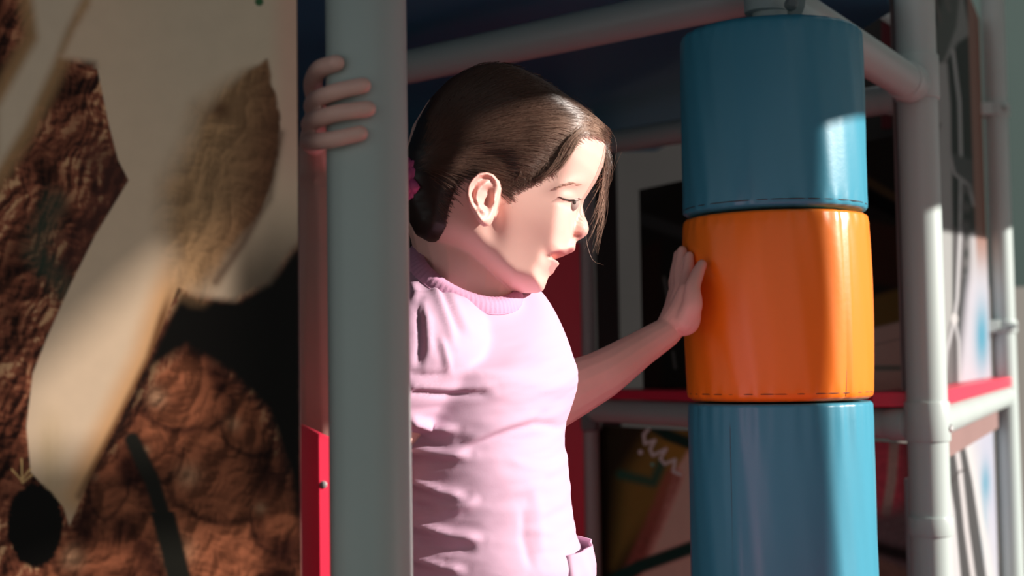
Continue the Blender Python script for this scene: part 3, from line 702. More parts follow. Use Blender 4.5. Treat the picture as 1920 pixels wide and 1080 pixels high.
# far (left) arm, hand on the roller
elF = A(990, 775, 1.31); wrF = A(1252, 622, 1.425)
limb([shF, (shF+elF)/2, elF], [.038, .033, .028])
limb([elF, A(1078, 727, 1.35), A(1130, 701, 1.37), A(1200, 655, 1.405), wrF], [.029, .0268, .0235, .0180, .0150])
mf = [A(1287, 545, 1.431), A(1279, 540, 1.447), A(1272, 541, 1.463), A(1268, 548, 1.479)]
for q_ in mf: limb([wrF, (wrF+q_)/2+Vector((.0025, -.002, -.002)), q_], [.0145, .0135, .0088])
limb([A(1266, 606, 1.428), A(1291, 606, 1.418), A(1296, 570, 1.418), mf[0]], [.013, .0108, .0098, .008])
for p_, r_ in [
    ([mf[0], A(1289, 519, 1.448), A(1291, 498, 1.458), A(1292, 480, 1.464)], [.0076, .0064, .0059, .0050]),
    ([mf[1], A(1275, 514, 1.462), A(1277, 490, 1.472), A(1279, 470, 1.478)], [.0082, .0072, .0064, .0054]),
    ([mf[2], A(1268, 516, 1.478), A(1271, 494, 1.487), A(1272, 477, 1.492)], [.0080, .0070, .0062, .0052]),
    ([mf[3], A(1264, 528, 1.494), A(1267, 511, 1.503), A(1268, 498, 1.508)], [.0074, .0062, .0054, .0046])]: limb(p_, r_, n=8, seg=14)
limb([A(1284, 604, 1.416), A(1298, 572, 1.412), A(1299, 540, 1.418), A(1307, 515, 1.428), A(1316, 496, 1.436)], [.0118, .0104, .0078, .0068, .0054])

# ears: relief on a slanted plate
EAR = [(884, 340), (896, 328), (912, 324), (926, 328), (936, 340), (938, 354), (934, 368), (930, 384), (928, 400), (923, 414), (915, 424), (905, 425), (896, 416), (889, 402), (880, 388), (875, 372), (876, 354)]
def ear_h(X, Z):
    d = sdist(EAR, X, Z)
    h = .0055*np.sqrt(np.clip(1-(1-np.clip(d/5, 0, 1))**2, 0, 1))
    h = h+.0042*np.exp(-((d-5.)/3.6)**2)*(1-sstep(375, 400, Z)*.6)*(1-.75*sstep(918, 930, X)*sstep(338, 360, Z))
    h = h-.0030*np.exp(-((d-11.5)/3.0)**2)*(Z < 395)*(1-sstep(908, 920, X))
    h = h+.0034*np.exp(-((ldist([(914, 345), (900, 358), (893, 374), (899, 392), (908, 400)], X, Z))/4.2)**2)
    h = h-.0062*G(X, Z, 914, 377, 9.5, 14, 10)-.0035*G(X, Z, 915, 360, 8, 6)
    h = h+.0040*G(X, Z, 929, 378, 4, 8)+.0020*G(X, Z, 908, 412, 9, 8)
    return h, d
def ear(side):
    X, Z, h, use, bd = heightmesh(872, 942, 320, 428, 1.6, ear_h); Hh, Wd = X.shape; V = []; I = {}
    for j in range(Hh):
        for i in range(Wd):
            if use[j, i]:
                a = A(X[j, i], Z[j, i], 1.098); fl = (936-X[j, i])/60*.0135      # flares away from the skull backwards
                y = YG-1.098-.0020+fl
                I[j, i, 0] = len(V); V.append((a.x, YG-side*(y+max(h[j, i], -.0015)+.0006), a.z))
                I[j, i, 1] = len(V); V.append((a.x, YG-side*(y-.0042-(0.010 if X[j, i] > 915 else .003)), a.z))
    Fc = []
    for j in range(Hh-1):
        for i in range(Wd-1):
            q = [(j, i), (j, i+1), (j+1, i+1), (j+1, i)]
            if all((a[0], a[1], 0) in I for a in q):
                Fc.append([I[a[0], a[1], 0] for a in q]); Fc.append([I[a[0], a[1], 1] for a in q][::-1])
                
    from collections import Counter
    ec = Counter()
    for f in Fc[::2]:
        for a, b in zip(f, f[1:]+f[:1]): ec[(a, b)] += 1
    for (a, b) in list(ec):
        if (b, a) not in ec: Fc.append([b, a, a+1, b+1])
    addm(V, Fc)
ear(1); ear(-1)

M_skin = mat('skin', (1, 1, 1), 0.48, 0.4, attr='tone', noise=(60, .05), bump=(900, .05, .0004), sss=0.12)
raw = meshobj('person', BV, BF, None)
bm = bmesh.new(); bm.from_mesh(raw.data); bmesh.ops.remove_doubles(bm, verts=bm.verts[:], dist=1e-6); bmesh.ops.recalc_face_normals(bm, faces=bm.faces[:]); bm.to_mesh(raw.data); bm.free()
def bake(o, vox, it, fac=.5):
    r = o.modifiers.new('r', 'REMESH'); r.mode = 'VOXEL'; r.voxel_size = vox; r.use_smooth_shade = True
    s = o.modifiers.new('s', 'SMOOTH'); s.factor = fac; s.iterations = it
    dg = bpy.context.evaluated_depsgraph_get(); me = bpy.data.meshes.new_from_object(o.evaluated_get(dg)); o.modifiers.clear()
    old = o.data; o.data = me; bpy.data.meshes.remove(old); return o
bake(raw, .00125, 3)
girl = raw; girl.data.materials.clear(); girl.data.materials.append(M_skin)
girl.data.polygons.foreach_set('use_smooth', [True]*len(girl.data.polygons))
n = len(girl.data.vertices); co = np.empty(n*3); girl.data.vertices.foreach_get('co', co); co = co.reshape(-1, 3)
SXc, SYc = proj(np.stack([co[:, 0], np.full(n, YG), co[:, 2]], 1))
tone = np.tile(np.array([[.82, .50, .42]]), (n, 1)); face = (SXc > 860) & (SXc < 1150) & (SYc > 300) & (SYc < 560) & (co[:, 1] > 1.05) & (co[:, 1] < 1.29)
def tmix(c, m): 
    global tone; m = np.clip(m, 0, 1)*face; tone = tone*(1-m[:, None])+np.array([c])*m[:, None]
tmix((.82, .42, .36), G(SXc, SYc, 1025, 440, 45, 40)*.35)
lipm = sstep(4.6, 2.2, np.minimum(ldist([(1076, 469), (1058, 476), (1040, 481), (1030, 484)], SXc, SYc), 99))
lipm = np.maximum(lipm, sstep(7.5, 5, ldist([(1038, 495), (1037, 505), (1033, 509)], SXc, SYc)))
tmix((.70, .28, .27), lipm*.7)
tmix((.10, .02, .02), G(SXc, SYc, 1027, 486.5, 5, 3.2))
tmix((.20, .07, .06), G(SXc, SYc, 1084, 444.5, 4.5, 2.4)*.8)
tmix((.50, .26, .20), G(SXc, SYc, 1066, 364, 24, 3.5, -14)*.4)
tmix((.66, .27, .24), sstep(1.115, 1.09, co[:, 1])*G(SXc, SYc, 900, 375, 34, 50)*.6)
ca_ = girl.data.color_attributes.new('tone', 'FLOAT_COLOR', 'POINT'); ca_.data.foreach_set('color', np.concatenate([tone, np.ones((n, 1))], 1).ravel())
tag(girl, 'girl in pale pink t-shirt leaning out, mouth open, hand on the orange band', 'person')

# eyes, lashes, brows
M_eye = mat('eye_white', (.38, .28, .25), .5, .2); M_iris = mat('iris', (.06, .04, .035), .5, .2); M_lash = mat('lashes', (.035, .018, .013), .6); M_brow = mat('brow_hair', (.42, .24, .17), .6)
def surf(px, py, off=0.0, side=1):
    y, d = head_y(np.array([float(px)]), np.array([float(py)])); a = A(px, py, YG); return Vector((a.x, YG-side*(float(y[0])+off), a.z))
for side in (1, -1):
    c = surf(1066, 388.8, -.0086, side); bm = bmesh.new(); bmesh.ops.create_uvsphere(bm, u_segments=28, v_segments=20, radius=.0072)
    bmesh.ops.translate(bm, verts=bm.verts[:], vec=c); e = bmobj('eyeball', bm, M_eye); reparent(girl, e)
    g = c+Vector((.0030, -side*.0052, -.0002)); bm = bmesh.new(); bmesh.ops.create_uvsphere(bm, u_segments=20, v_segments=12, radius=.0027)
    bmesh.ops.translate(bm, verts=bm.verts[:], vec=g-Vector((.0008, -side*.0008, 0))); i_ = bmobj('iris', bm, M_iris); reparent(e, i_)
    V = []; Fc = []
    def add(pts, rr):
        a, b = tubepath(pts, rr, 5); k_ = len(V); V.extend(a); Fc.extend([tuple(q+k_ for q in f) for f in b])
    ll = [(1044, 384), (1054, 387), (1065, 387), (1074, 384.5), (1083, 379.5)]
    pts = [surf(x, y, .0004, side) for x, y in ll]; add(pts, [.0003, .0008, .0010, .0009, .0004])
    for k in range(26):
        t = k/25; x = 1045+37*t; y = np.interp(x, [q[0] for q in ll], [q[1] for q in ll]); b0 = surf(x, y, .0003, side); dr = Vector((.0008+.0026*t, -side*.0024*(1-.4*t), -.0018))
        add([b0, b0+dr*.5, b0+dr+Vector((0, 0, .0006))], [.00018, .00013, .00004])
    reparent(girl, meshobj('eyelashes', V, Fc, M_lash))
    V = []; Fc = []
    for k in range(30):
        t = random.random(); x = 1040+48*t; y = 371-12*math.sin(t*2.1)+random.uniform(-2.2, 2.2); b0 = surf(x, y, .0001, side); b1 = surf(x-random.uniform(5, 9), y+random.uniform(-1.5, 1), .0006, side)
        add([b0, (b0+b1)/2+Vector((0, -side*.0004, 0)), b1], [.00016, .00014, .00005])
    reparent(girl, meshobj('eyebrow', V, Fc, M_brow))

# ------------------------------------------------------------------ hair
HAIR = [(1141, 282), (1140, 258), (1134, 243), (1120, 225), (1096, 204), (1058, 176), (1024, 149), (990, 130), (960, 118), (930, 115), (905, 118), (871, 130), (842, 147), (820, 168), (800, 192), (775, 232), (752, 290), (742, 345), (748, 400), (768, 448), (800, 478), (835, 470), (850, 440), (856, 405), (868, 368), (884, 334), (905, 318), (928, 322), (942, 345), (950, 384), (960, 372), (985, 360), (1005, 350), (1030, 330), (1046, 310), (1062, 288), (1085, 275), (1112, 268), (1135, 276)]
NEARH = {(850, 440): 1.05, (856, 405): 1.06, (868, 368): 1.06, (884, 334): 1.06, (905, 318): 1.06, (928, 322): 1.06, (942, 345): 1.06, (950, 384): 1.06, (960, 372): 1.06, (985, 360): 1.055, (1005, 350): 1.05, (1030, 330): 1.045, (1046, 310): 1.045, (1062, 288): 1.04, (1085, 275): 1.035, (1112, 268): 1.02}
HAIR = [(960+(x-960)/NEARH.get((x, z), 1), 540+(z-540)/NEARH.get((x, z), 1)) for x, z in HAIR]
def hair_y(X, Z):
    y, d1 = head_y(X, Z, 1, [(x, z) for x, z in HEADH]); dh = sdist(HAIR, X, Z)
    return y, d1, dh
# outer outline for the inflated volume: hair outline where there is hair, skull elsewhere
HEADH = [(1141, 282), (1140, 258), (1134, 243), (1120, 225), (1096, 204), (1058, 176), (1024, 149), (990, 130), (960, 118), (930, 115), (905, 118), (871, 130), (842, 147), (820, 168), (800, 192), (775, 232), (752, 290), (742, 345), (748, 400), (768, 448), (800, 478)]+[(850, 486), (902, 512), (955, 546), (1008, 549), (1024, 532), (1062, 482), (1078, 415), (1102, 365), (1118, 340), (1133, 311)]
def cap_fn(X, Z):
    y, d1, dh = hair_y(X, Z); ys, _ = head_y(X, Z)
    t = sstep(0, 42, dh); yy = np.where(dh > -4, ys*(1-t)+np.maximum(y, ys)*t-.0012+.0052*t, 0)
    yy = yy+.0010*t*(fbm(X/60+(Z/9), Z/10-X/30, 3)-.5)
    return np.clip(yy, 0, None), np.minimum(d1, dh-11)
M_hair = mat('brown_hair', (.020, .010, .007), .42, .45, noise=(40, .25)); M_hair2 = mat('hair_strands', (.17, .092, .062), .32, .5, attr='sunlit_tint', noise=(45, .4))
V, Fc = twosided(heightmesh(736, 1146, 108, 486, 2.6, cap_fn)); cap = meshobj('hair', V, Fc, M_hair)
_s = cap.modifiers.new('s', 'SMOOTH'); _s.iterations = 3; _s.factor = .5
T2 = np.array([776., 334.])
def yhair(x, z, n=1):
    X = np.array(x, float); Z = np.array(z, float); y, d1, dh = hair_y(X, Z); ys, _ = head_y(X, Z); t = sstep(0, 42, dh)
    return np.maximum(np.where(dh > -25, ys*(1-t)+np.maximum(y, ys)*t-.0012+.0052*t, ys), ys+.0003)
def strands(R, C1, C2, E, lift, rad, npt=14, seg=3, side=1, zig=0.6):
    """bezier strands in the photo plane laid on the hair surface"""
    n = len(R); t = np.linspace(0, 1, npt)[None, :, None]
    P = R[:, None]*(1-t)**3+3*C1[:, None]*t*(1-t)**2+3*C2[:, None]*t*t*(1-t)+E[:, None]*t**3
    ph = rng.random((n, 1))*6.28; P[:, :, 1] += zig*np.sin(t[:, :, 0]*rng.uniform(4, 11, (n, 1))+ph)*rng.uniform(.4, 2.2, (n, 1)); 
    X = P[:, :, 0]; Z = P[:, :, 1]; Y = yhair(X, Z)+lift[:, None]*np.sin(np.pi*np.clip(t[:, :, 0]*.92+.06, 0, 1))
    V = []; Fc = []
    O = at(0, 0, YG); U = (at(1000, 0, YG)-O)/1000; Wv = (at(0, 1000, YG)-O)/1000
    wx = O.x+U.x*X+Wv.x*Z; wz = O.z+U.z*X+Wv.z*Z
    wp = np.stack([wx, YG-side*Y, wz], -1)
    return wp
def strand_mesh(name, wps, rads, m, seg=3):
    VV = []; FF = []; base = 0
    for wp, rad in zip(wps, rads):
        n, k, _ = wp.shape; d_ = np.gradient(wp, axis=1); d_ /= np.linalg.norm(d_, axis=2, keepdims=True)+1e-12
        up = np.tile(np.array([.13, 1., .21]), (n, k, 1)); a_ = np.cross(d_, up); a_ /= np.linalg.norm(a_, axis=2, keepdims=True)+1e-12; b_ = np.cross(d_, a_)
        tp = np.linspace(0, 1, k); tp = (1-.75*np.clip((tp-.6)/.4, 0, 1)); rr = rad[:, None]*tp[None]
        ring = [wp+(a_*math.cos(2*math.pi*s/seg)+b_*math.sin(2*math.pi*s/seg))*rr[..., None] for s in range(seg)]
        V_ = np.stack(ring, 2).reshape(-1, 3); idx = (np.arange(n)[:, None, None]*k+np.arange(k-1)[None, :, None])*seg
        s = np.arange(seg)[None, None]; s1 = (s+1) % seg
        f = np.stack([idx+s, idx+s1, idx+seg+s1, idx+seg+s], -1).reshape(-1, 4)+base
        VV.append(V_); FF.append(f); base += len(V_)
    VV = np.concatenate(VV); FF = np.concatenate(FF); me = bpy.data.meshes.new(name)
    me.vertices.add(len(VV)); me.vertices.foreach_set('co', VV.ravel()); me.loops.add(FF.size); me.loops.foreach_set('vertex_index', FF.ravel())
    me.polygons.add(len(FF)); me.polygons.foreach_set('loop_start', np.arange(len(FF))*4); me.polygons.foreach_set('loop_total', np.full(len(FF), 4)); me.update(); me.validate()
    me.polygons.foreach_set('use_smooth', [True]*len(me.polygons)); me.materials.append(m)
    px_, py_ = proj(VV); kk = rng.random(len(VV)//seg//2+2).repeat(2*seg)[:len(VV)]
    f_ = (sstep(985, 1110, px_)*sstep(190, 245, py_)*(px_ < 1134)*(.45+.55*fbm(px_/14, py_/5, 3)))[:, None]  # sunlight on the front hair, painted into the strand colour
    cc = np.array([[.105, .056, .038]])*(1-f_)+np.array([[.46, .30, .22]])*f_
    ca = me.color_attributes.new('sunlit_tint', 'FLOAT_COLOR', 'POINT'); ca.data.foreach_set('color', np.concatenate([cc, np.ones((len(cc), 1))], 1).ravel())
    o = bpy.data.objects.new(name, me); col.objects.link(o); return o
def roots(n, cond, box=(745, 1142, 115, 480)):
    X = rng.uniform(box[0], box[1], n*6); Z = rng.uniform(box[2], box[3], n*6); k = cond(X, Z); X = X[k][:n]; Z = Z[k][:n]; return np.stack([X, Z], 1)
wps = []; rads = []
for side in (1, -1):
    N = 5200 if side == 1 else 2200
    R = roots(N, lambda X, Z: (sdist(HAIR, X, Z) > 1) & ((X > 860) | (Z < 345)))
    E = T2+rng.normal(0, 1, (len(R), 2))*np.array([2, 7]); D = E-R; dist = np.linalg.norm(D, axis=1)
    bul = (.10+.30*sstep(330, 130, R[:, 1]))*sstep(760, 900, R[:, 0])*dist*rng.uniform(.75, 1.25, len(R))
    fr = sstep(1000, 1140, R[:, 0])
    C1 = R+D*.30+np.stack([-.05*bul, -bul*.55-18*fr], 1); C2 = R+D*.72+np.stack([0*bul, -bul*.42], 1)
    wps.append(strands(R, C1, C2, E, rng.uniform(0, .0016, len(R)), None, side=side)); rads.append(rng.uniform(.00014, .00030, len(R)))
    # nape, swept up to the tie
    R = roots(900, lambda X, Z: (sdist(HAIR, X, Z) > 0) & (X < 860) & (Z > 345)); E = T2+rng.normal(0, 1, (len(R), 2))*4; D = E-R
    C1 = R+D*.3+np.array([-2, 14]); C2 = R+D*.7+np.array([-4, 10]); wps.append(strands(R, C1, C2, E, rng.uniform(0, .001, len(R)), None, side=side)); rads.append(rng.uniform(.00012, .00026, len(R)))
    # fine hairs on the hairline
    R = roots(2800, lambda X, Z: (sdist(HAIR, X, Z) > -5-9*rng.random(X.shape)**2) & (sdist(HAIR, X, Z) < 14) & (X > 870) & (Z > 245)); E = T2+rng.normal(0, 1, (len(R), 2))*np.array([2, 6]); D = E-R
    fr = sstep(1000, 1140, R[:, 0]); bul = .22*np.linalg.norm(D, axis=1)*rng.uniform(.5, 1.3, len(R)); C1 = R+D*.25+np.stack([0*bul, -bul*.6-26*fr], 1); C2 = R+D*.7+np.stack([0*bul, -bul*.4], 1)
    wps.append(strands(R, C1, C2, E, rng.uniform(.0002, .0018, len(R)), None, side=side)); rads.append(rng.uniform(.00008, .00020, len(R)))
    xx_ = rng.uniform(935, 1045, 360); R = np.stack([xx_, np.interp(xx_, [935, 960, 1000, 1045], [332, 352, 340, 308])+rng.normal(0, 5, 360)], 1); E = R+np.stack([rng.uniform(-34, 2, 360), rng.uniform(8, 34, 360)], 1)
    wps.append(strands(R, R*.7+E*.3+np.array([5, 0]), R*.3+E*.7+np.array([4, 0]), E, rng.uniform(.0003, .0012, 360), None, side=side)); rads.append(rng.uniform(.00007, .00016, 360))
# curl on the temple
for x0, z0, x1, z1, bx, bz in ((1085, 262, 1030, 352, 1040, 300), (1080, 268, 1018, 350, 1052, 330), (1092, 262, 1040, 330, 1052, 285), (1070, 270, 985, 366, 1030, 345)):
    n_ = 34; R = np.array([[x0, z0]])+rng.normal(0, 4, (n_, 2)); E = np.array([[x1, z1]])+rng.normal(0, 4, (n_, 2)); C = np.array([[bx, bz]])+rng.normal(0, 4, (n_, 2))
    wps.append(strands(R, C, C+(E-C)*.5, E, rng.uniform(.001, .004, n_), None, side=1)); rads.append(rng.uniform(.00010, .00020, n_))
# free wisps hanging before the forehead (true 3D curves)
wl = []; wr = []
def wisp(pts, Ys, r, n=16):
    P = [np.array(tuple(A(x, z, y))) for (x, z), y in zip(pts, Ys)]; Q = [2*P[0]-P[1]]+P+[2*P[-1]-P[-2]]; out = []
    tt = np.linspace(0, len(P)-1-1e-6, n)
    for t in tt:
        i = int(t); f = t-i; p0, p1, p2_, p3 = Q[i:i+4]; out.append(.5*(2*p1+(p2_-p0)*f+(2*p0-5*p1+4*p2_-p3)*f*f+(3*p1-p0-3*p2_+p3)*f**3))
    wl.append(np.array([out])); wr.append(np.array([r]))
for k in range(62):
    j = lambda s: random.gauss(0, s); t = random.random()
    x0 = 1126+j(5); e = random.uniform(400, 478) if t > .35 else random.uniform(330, 400)
    xe = 1108+14*random.random()+j(3); Yb = YG+random.uniform(-.022, .030)
    wisp([(x0-12, 236+j(5)), (1136+j(2.5), 268+j(4)), (1139+j(4)-4*(t > .6), 320+j(6)), (1131+j(4), 320+(e-320)*.55), (xe, e)], [Yb, Yb-.004, Yb-.004, Yb-.002, Yb], random.uniform(.00010, .00022))
for pts in ([(1118, 228), (1148, 250), (1156, 280), (1146, 330), (1138, 352)], [(1096, 400), (1098, 440), (1104, 470), (1114, 490), (1132, 497)], [(1130, 300), (1122, 350), (1102, 388), (1094, 402)], [(1136, 300), (1134, 360), (1118, 420), (1104, 450), (1094, 470)], [(1166, 284), (1156, 306), (1147, 330)], [(1085, 215), (1105, 215), (1124, 232), (1136, 262)], [(1060, 172), (1085, 186), (1108, 208), (1120, 224)], [(975, 345), (972, 362), (974, 375)], [(962, 360), (958, 378), (962, 392)], [(1128, 260), (1140, 330), (1126, 395), (1108, 440), (1092, 462)]):
    Yb = YG+random.uniform(-.01, .005)-(.058 if pts[0][0] < 1000 else 0); wisp(pts, [Yb]*len(pts), .00013)
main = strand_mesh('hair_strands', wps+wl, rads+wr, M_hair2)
# pony tail hanging behind, and the tie
tp = [A(778, 334, 1.17), A(752, 340, 1.18), A(728, 380, 1.19), A(720, 450, 1.195), A(726, 530, 1.19)]
V, Fc = tubepath(tp, [.010, .020, .024, .018, .004], 20); pt = meshobj('pony_tail', V, Fc, M_hair)
M_tie = mat('pink_hair_tie', (.75, .13, .33), .6, .4, bump=(300, .3, .001))
V = []; Fc = []
tc_ = A(777, 336, 1.125)
for k in range(3):
    ring = []
    for i in range(41):
        t = 2*math.pi*i/40; rr = .0115+.0012*math.sin(9*t+k)
        ring.append(tc_+Vector((.004*(k-1)+.0015*math.sin(7*t), math.cos(t)*rr*.8, math.sin(t)*rr*1.15)))
    a, b = tubepath(ring, [.0034]*41, 10, False); k_ = len(V); V.extend(a); Fc.extend([tuple(q+k_ for q in f) for f in b])
a, b = tubepath([A(774, 340, 1.115), A(779, 352, 1.112), A(776, 358, 1.116)], [.0035, .0042, .003], 10); k_ = len(V); V.extend(a); Fc.extend([tuple(q+k_ for q in f) for f in b])
tie = meshobj('hair_tie', V, Fc, M_tie)
reparent(girl, cap); reparent(cap, main, pt); reparent(girl, tie); tag(tie, 'pink hair tie')

# ------------------------------------------------------------------ t-shirt
# rows: centre pixel, forward half-depth, sideways half-width, tilt of the ring (deg), superellipse power
ROWS = [((873, 513), .049, .051, 31, 2.0, 19, 20), ((873, 524), .053, .060, 31, 2.0, 19, 20), ((874, 541), .060, .078, 27, 2.05, 21, 20), ((876, 566), .067, .099, 22, 2.1, 20, 20), ((879, 602), .073, .114, 17, 2.15, 14, 20), ((886, 650), .0770, .117, 11, 2.25, 6, 20), ((893, 700), .0790, .114, 6, 2.25, 0, 19), ((891, 738), .0765, .111, 4, 2.25, 0, 17),
        ((888, 778), .0745, .108, 2, 2.25, 0, 14), ((888, 820), .0725, .106, 0, 2.25, 0, 11), ((893, 888), .0745, .107, 0, 2.25, 0, 8), ((897, 958), .0765, .110, 0, 2.25, 0, 6), ((902, 1010), .0795, .114, 0, 2.25, 0, 5), ((905, 1060), .082, .117, 0, 2.25, 0, 5), ((906, 1150), .084, .119, 0, 2.25, 0, 5)]
def ring_pt(row, th, grow=0.0):
    (px, py), a, b, tl_, pw, rl, yw = row; c = A(px, py, 1.17); ct, st = math.cos(th), math.sin(th)
    f_ = Vector((math.cos(yw*D2R), -math.sin(yw*D2R), 0)); l_ = Vector((-math.sin(yw*D2R), -math.cos(yw*D2R), 0))
    ex = 2/pw; cx_ = math.copysign(abs(ct)**ex, ct); sy = math.copysign(abs(st)**ex, st)
    Fv = Vector((f_.x*math.cos(tl_*D2R), f_.y*math.cos(tl_*D2R), -math.sin(tl_*D2R)))
    Lv = l_*math.cos(rl*D2R)-Vector((0, 0, math.sin(rl*D2R)))
    return c+Fv*(a+grow)*cx_+Lv*(b+grow)*sy
def lerp_rows(rows, n):
    out = []; k = len(rows)
    for i in range(n):
        t = i/(n-1)*(k-1); a = min(int(t), k-2); f = t-a
        g = lambda q: None
        P0, P1, P2, P3 = [rows[min(max(a+o, 0), k-1)] for o in (-1, 0, 1, 2)]
        cr = lambda p0, p1, p2_, p3: .5*(2*p1+(p2_-p0)*f+(2*p0-5*p1+4*p2_-p3)*f*f+(3*p1-p0-3*p2_+p3)*f**3)
        out.append(((cr(*[r[0][0] for r in (P0, P1, P2, P3)]), cr(*[r[0][1] for r in (P0, P1, P2, P3)])), *[cr(*[r[j] for r in (P0, P1, P2, P3)]) for j in (1, 2, 3, 4, 5, 6)]))
    return out
def loft(rows, nr, ns):
    RR = lerp_rows(rows, nr); V = [ring_pt(r, 2*math.pi*i/ns) for r in RR for i in range(ns)]
    Fc = [(j*ns+i, j*ns+(i+1) % ns, (j+1)*ns+(i+1) % ns, (j+1)*ns+i) for j in range(nr-1) for i in range(ns)]
    Fc.append(tuple(range(ns))[::-1]); Fc.append(tuple((nr-1)*ns+i for i in range(ns))); return V, Fc
BV = []; BF = []
addm(*loft(ROWS, 70, 72))
slN = [cs_+lat*.055-Vector((0, 0, .012)), shN, shN*.55+elN*.45+Vector((0, 0, .0))]
limb(slN, [.040, .043, .042], seg=24); 
slF = [cs_-lat*.060, shF, shF*.55+elF*.45]; limb(slF, [.040, .043, .040], seg=24)
sh = meshobj('t_shirt', BV, BF, None); bake(sh, .0024, 14, .6)
me = sh.data; n = len(me.vertices); co = np.empty(n*3); me.vertices.foreach_get('co', co); co = co.reshape(-1, 3); no = np.empty(n*3); me.vertices.foreach_get('normal', no); no = no.reshape(-1, 3)
SX, SY = proj(co); nearm = co[:, 1] < 1.20
D = .0022*(fbm(SX/120+3, SY/34+co[:, 1]*9, 3)-.5)*sstep(560, 760, SY)*2
def fold(line, w, h):
    global D; dd = ldist(line, SX, SY); e0 = np.minimum(np.hypot(SX-line[0][0], SY-line[0][1])+(60 if line[0][0] < 800 else 0), np.hypot(SX-line[-1][0], SY-line[-1][1]))
    D = D+h*np.exp(-(dd/w)**2)*nearm*sstep(0, 34, e0)
# diagonal folds from the shoulder towards the armpit and chest
fold([(790, 470), (812, 520), (838, 600), (852, 660)], 9, .0024); fold([(806, 478), (826, 540), (852, 600), (872, 640)], 7, -.0020)
fold([(838, 540), (868, 600), (892, 640)], 10, .0018); fold([(776, 540), (800, 600), (806, 680)], 9, .0028); fold([(786, 560), (790, 640), (782, 700)], 7, -.0028)
fold([(822, 620), (838, 680), (842, 710)], 7, .003); fold([(770, 700), (800, 705), (850, 700)], 6, -.002)
fold([(778, 736), (840, 742), (930, 738)], 7, -.0026); fold([(776, 726), (840, 728), (940, 724)], 8, .0024)
# waist pulls, running up to the chest front
fold([(860, 850), (940, 815), (1000, 795), (1060, 800)], 8, -.0026); fold([(860, 835), (940, 798), (1020, 775)], 9, .0026)
for (x0, y0, x1, y1, h_) in ((775, 790, 866, 806, .0060), (775, 822, 848, 826, -.0035), (775, 842, 886, 852, .0062), (775, 868, 856, 868, -.0040), (780, 905, 880, 932, .0060), (780, 950, 862, 960, -.0040), (800, 965, 905, 935, .0040), (776, 985, 910, 1012, .0055), (790, 1022, 900, 1030, -.0035), (785, 1050, 880, 1070, .0050), (940, 860, 1050, 880, .0012), (930, 930, 1030, 900, .0016), (960, 985, 1060, 1000, .0012)):
    fold([(x0, y0), ((x0+x1)/2, (y0+y1)/2+5), (x1, y1)], 8.5, h_)
fold([(1000, 900), (1010, 980), (1020, 1060)], 12, .0018); fold([(980, 940), (985, 1010), (1000, 1080)], 9, -.0018)
fold([(1028, 686), (1040, 700)], 9, .0018)
co = co+no*D[:, None]; me.vertices.foreach_set('co', co.ravel())
# open neck: the collar rim hides the cut; push the plug of the neck opening down inside
cN = A(873, 513, 1.17); _r0 = ((873, 513), .049, .051, 31, 2.0, 19, 20); axis = (ring_pt(_r0, 0)-cN).cross(ring_pt(_r0, math.pi/2)-cN).normalized()
if axis.z < 0: axis = -axis
rel = co-np.array(tuple(cN)); hgt = rel@np.array(tuple(axis)); pl = rel-hgt[:, None]*np.array(tuple(axis)); rad_ = np.linalg.norm(pl, axis=1)
k = (hgt > -.012) & (rad_ < .047); co[k] -= np.array(tuple(axis))*(.03*sstep(.047, .035, rad_[k]))[:, None]; me.vertices.foreach_set('co', co.ravel()); me.update()
M_shirt = mat('pink_jersey', (.56, .36, .475), .8, .2, noise=(10, .03), bump=(900, .12, .0006)); me.materials.clear(); me.materials.append(M_shirt)
me.polygons.foreach_set('use_smooth', [True]*len(me.polygons))
M_rib = mat('pink_rib', (.58, .30, .44), .8, .2, bump=(700, .3, .0006))
# ribbed collar band
V = []; Fc = []; NS = 220
prof = [(-.0020, -.0015), (.0020, -.0030), (.0042, .0015), (.0026, .0070), (-.0012, .0105), (-.0034, .0080), (-.0030, .0020)]
for i in range(NS):
    th = 2*math.pi*i/NS; ro = .00035*math.sin(i*1.9)
    base = ring_pt(((873, 516), .0475, .0495, 31, 2.0, 19, 20), th); rd = (base-cN).normalized(); rd = (rd-axis*rd.dot(axis)).normalized()
    for (u_, v_) in prof: V.append(base+rd*(u_+.0030-v_*.55+ro)+axis*(v_-.002))
m_ = len(prof)
for i in range(NS):
    for k in range(m_): Fc.append((i*m_+k, i*m_+(k+1) % m_, ((i+1) % NS)*m_+(k+1) % m_, ((i+1) % NS)*m_+k))
collar = meshobj('collar', V, Fc, M_rib)
ring = [ring_pt(((873, 521), .0530, .0560, 31, 2.0, 19, 20), 2*math.pi*i/120)+Vector((0, 0, .001)) for i in range(121)]
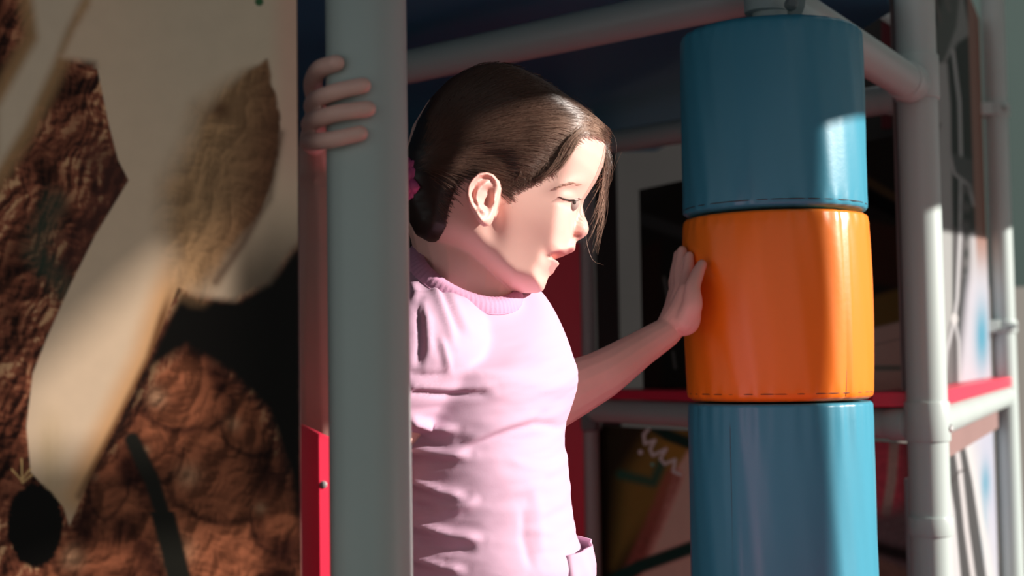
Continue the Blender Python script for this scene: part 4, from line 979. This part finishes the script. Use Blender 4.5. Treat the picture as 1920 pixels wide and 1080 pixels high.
V, Fc = tubepath(ring, [.0006]*121, 5, False); st_ = meshobj('collar_stitch', V, Fc, M_rib)
reparent(girl, sh); reparent(sh, collar, st_)
# shorts in the same pink, flaring under the hem
M_short = mat('pink_shorts', (.80, .40, .58), .8, .2, noise=(12, .05), bump=(600, .15, .0006))
BV = []; BF = []
SR = [((906, 1075), .074, .106, 0, 2.3, 0, 5), ((909, 1120), .076, .110, 0, 2.3, 0, 5), ((913, 1180), .083, .116, 0, 2.3, 0, 5), ((915, 1280), .086, .12, 0, 2.3, 0, 5)]
RR = lerp_rows(SR, 40); ns = 96
V = [ring_pt(r, 2*math.pi*i/ns, .0010*math.sin(2*math.pi*i/ns*11)*min(1, j/6)) for j, r in enumerate(RR) for i in range(ns)]
nr = len(RR)
Fc = [(j*ns+i, j*ns+(i+1) % ns, (j+1)*ns+(i+1) % ns, (j+1)*ns+i) for j in range(nr-1) for i in range(ns)]
shorts = meshobj('shorts', V, Fc, M_short); so_ = shorts.modifiers.new('s', 'SOLIDIFY'); so_.thickness = .002; reparent(girl, shorts)

# turned-up fold of cloth at the front of the waist
V = []; Fc = []; nu, nv = 26, 24
for j in range(nv+1):
    yy = 1024+110*j/nv; a_ = np.interp(yy, [1010, 1060, 1150], [.0795, .082, .084]); b_ = np.interp(yy, [1010, 1060, 1150], [.114, .117, .119]); cx0 = np.interp(yy, [1010, 1060, 1150], [902, 905, 906])
    for i in range(nu+1):
        th = (-34+62*i/nu)*D2R; e = max(0, math.sin(math.pi*i/nu))**.6; lift = .0015+.0085*e*(1-.25*j/nv)+.0012*math.sin(i*.9+j*.3)*e
        V.append(ring_pt(((cx0, yy-3*e*(j == 0)), a_, b_, 0, 2.25, 0, 5), th, lift))
Fc = [(j*(nu+1)+i, j*(nu+1)+i+1, (j+1)*(nu+1)+i+1, (j+1)*(nu+1)+i) for j in range(nv) for i in range(nu)]
fl = meshobj('waist_fold', V, Fc, M_shirt); q_ = fl.modifiers.new('s', 'SOLIDIFY'); q_.thickness = .0018; reparent(sh, fl)
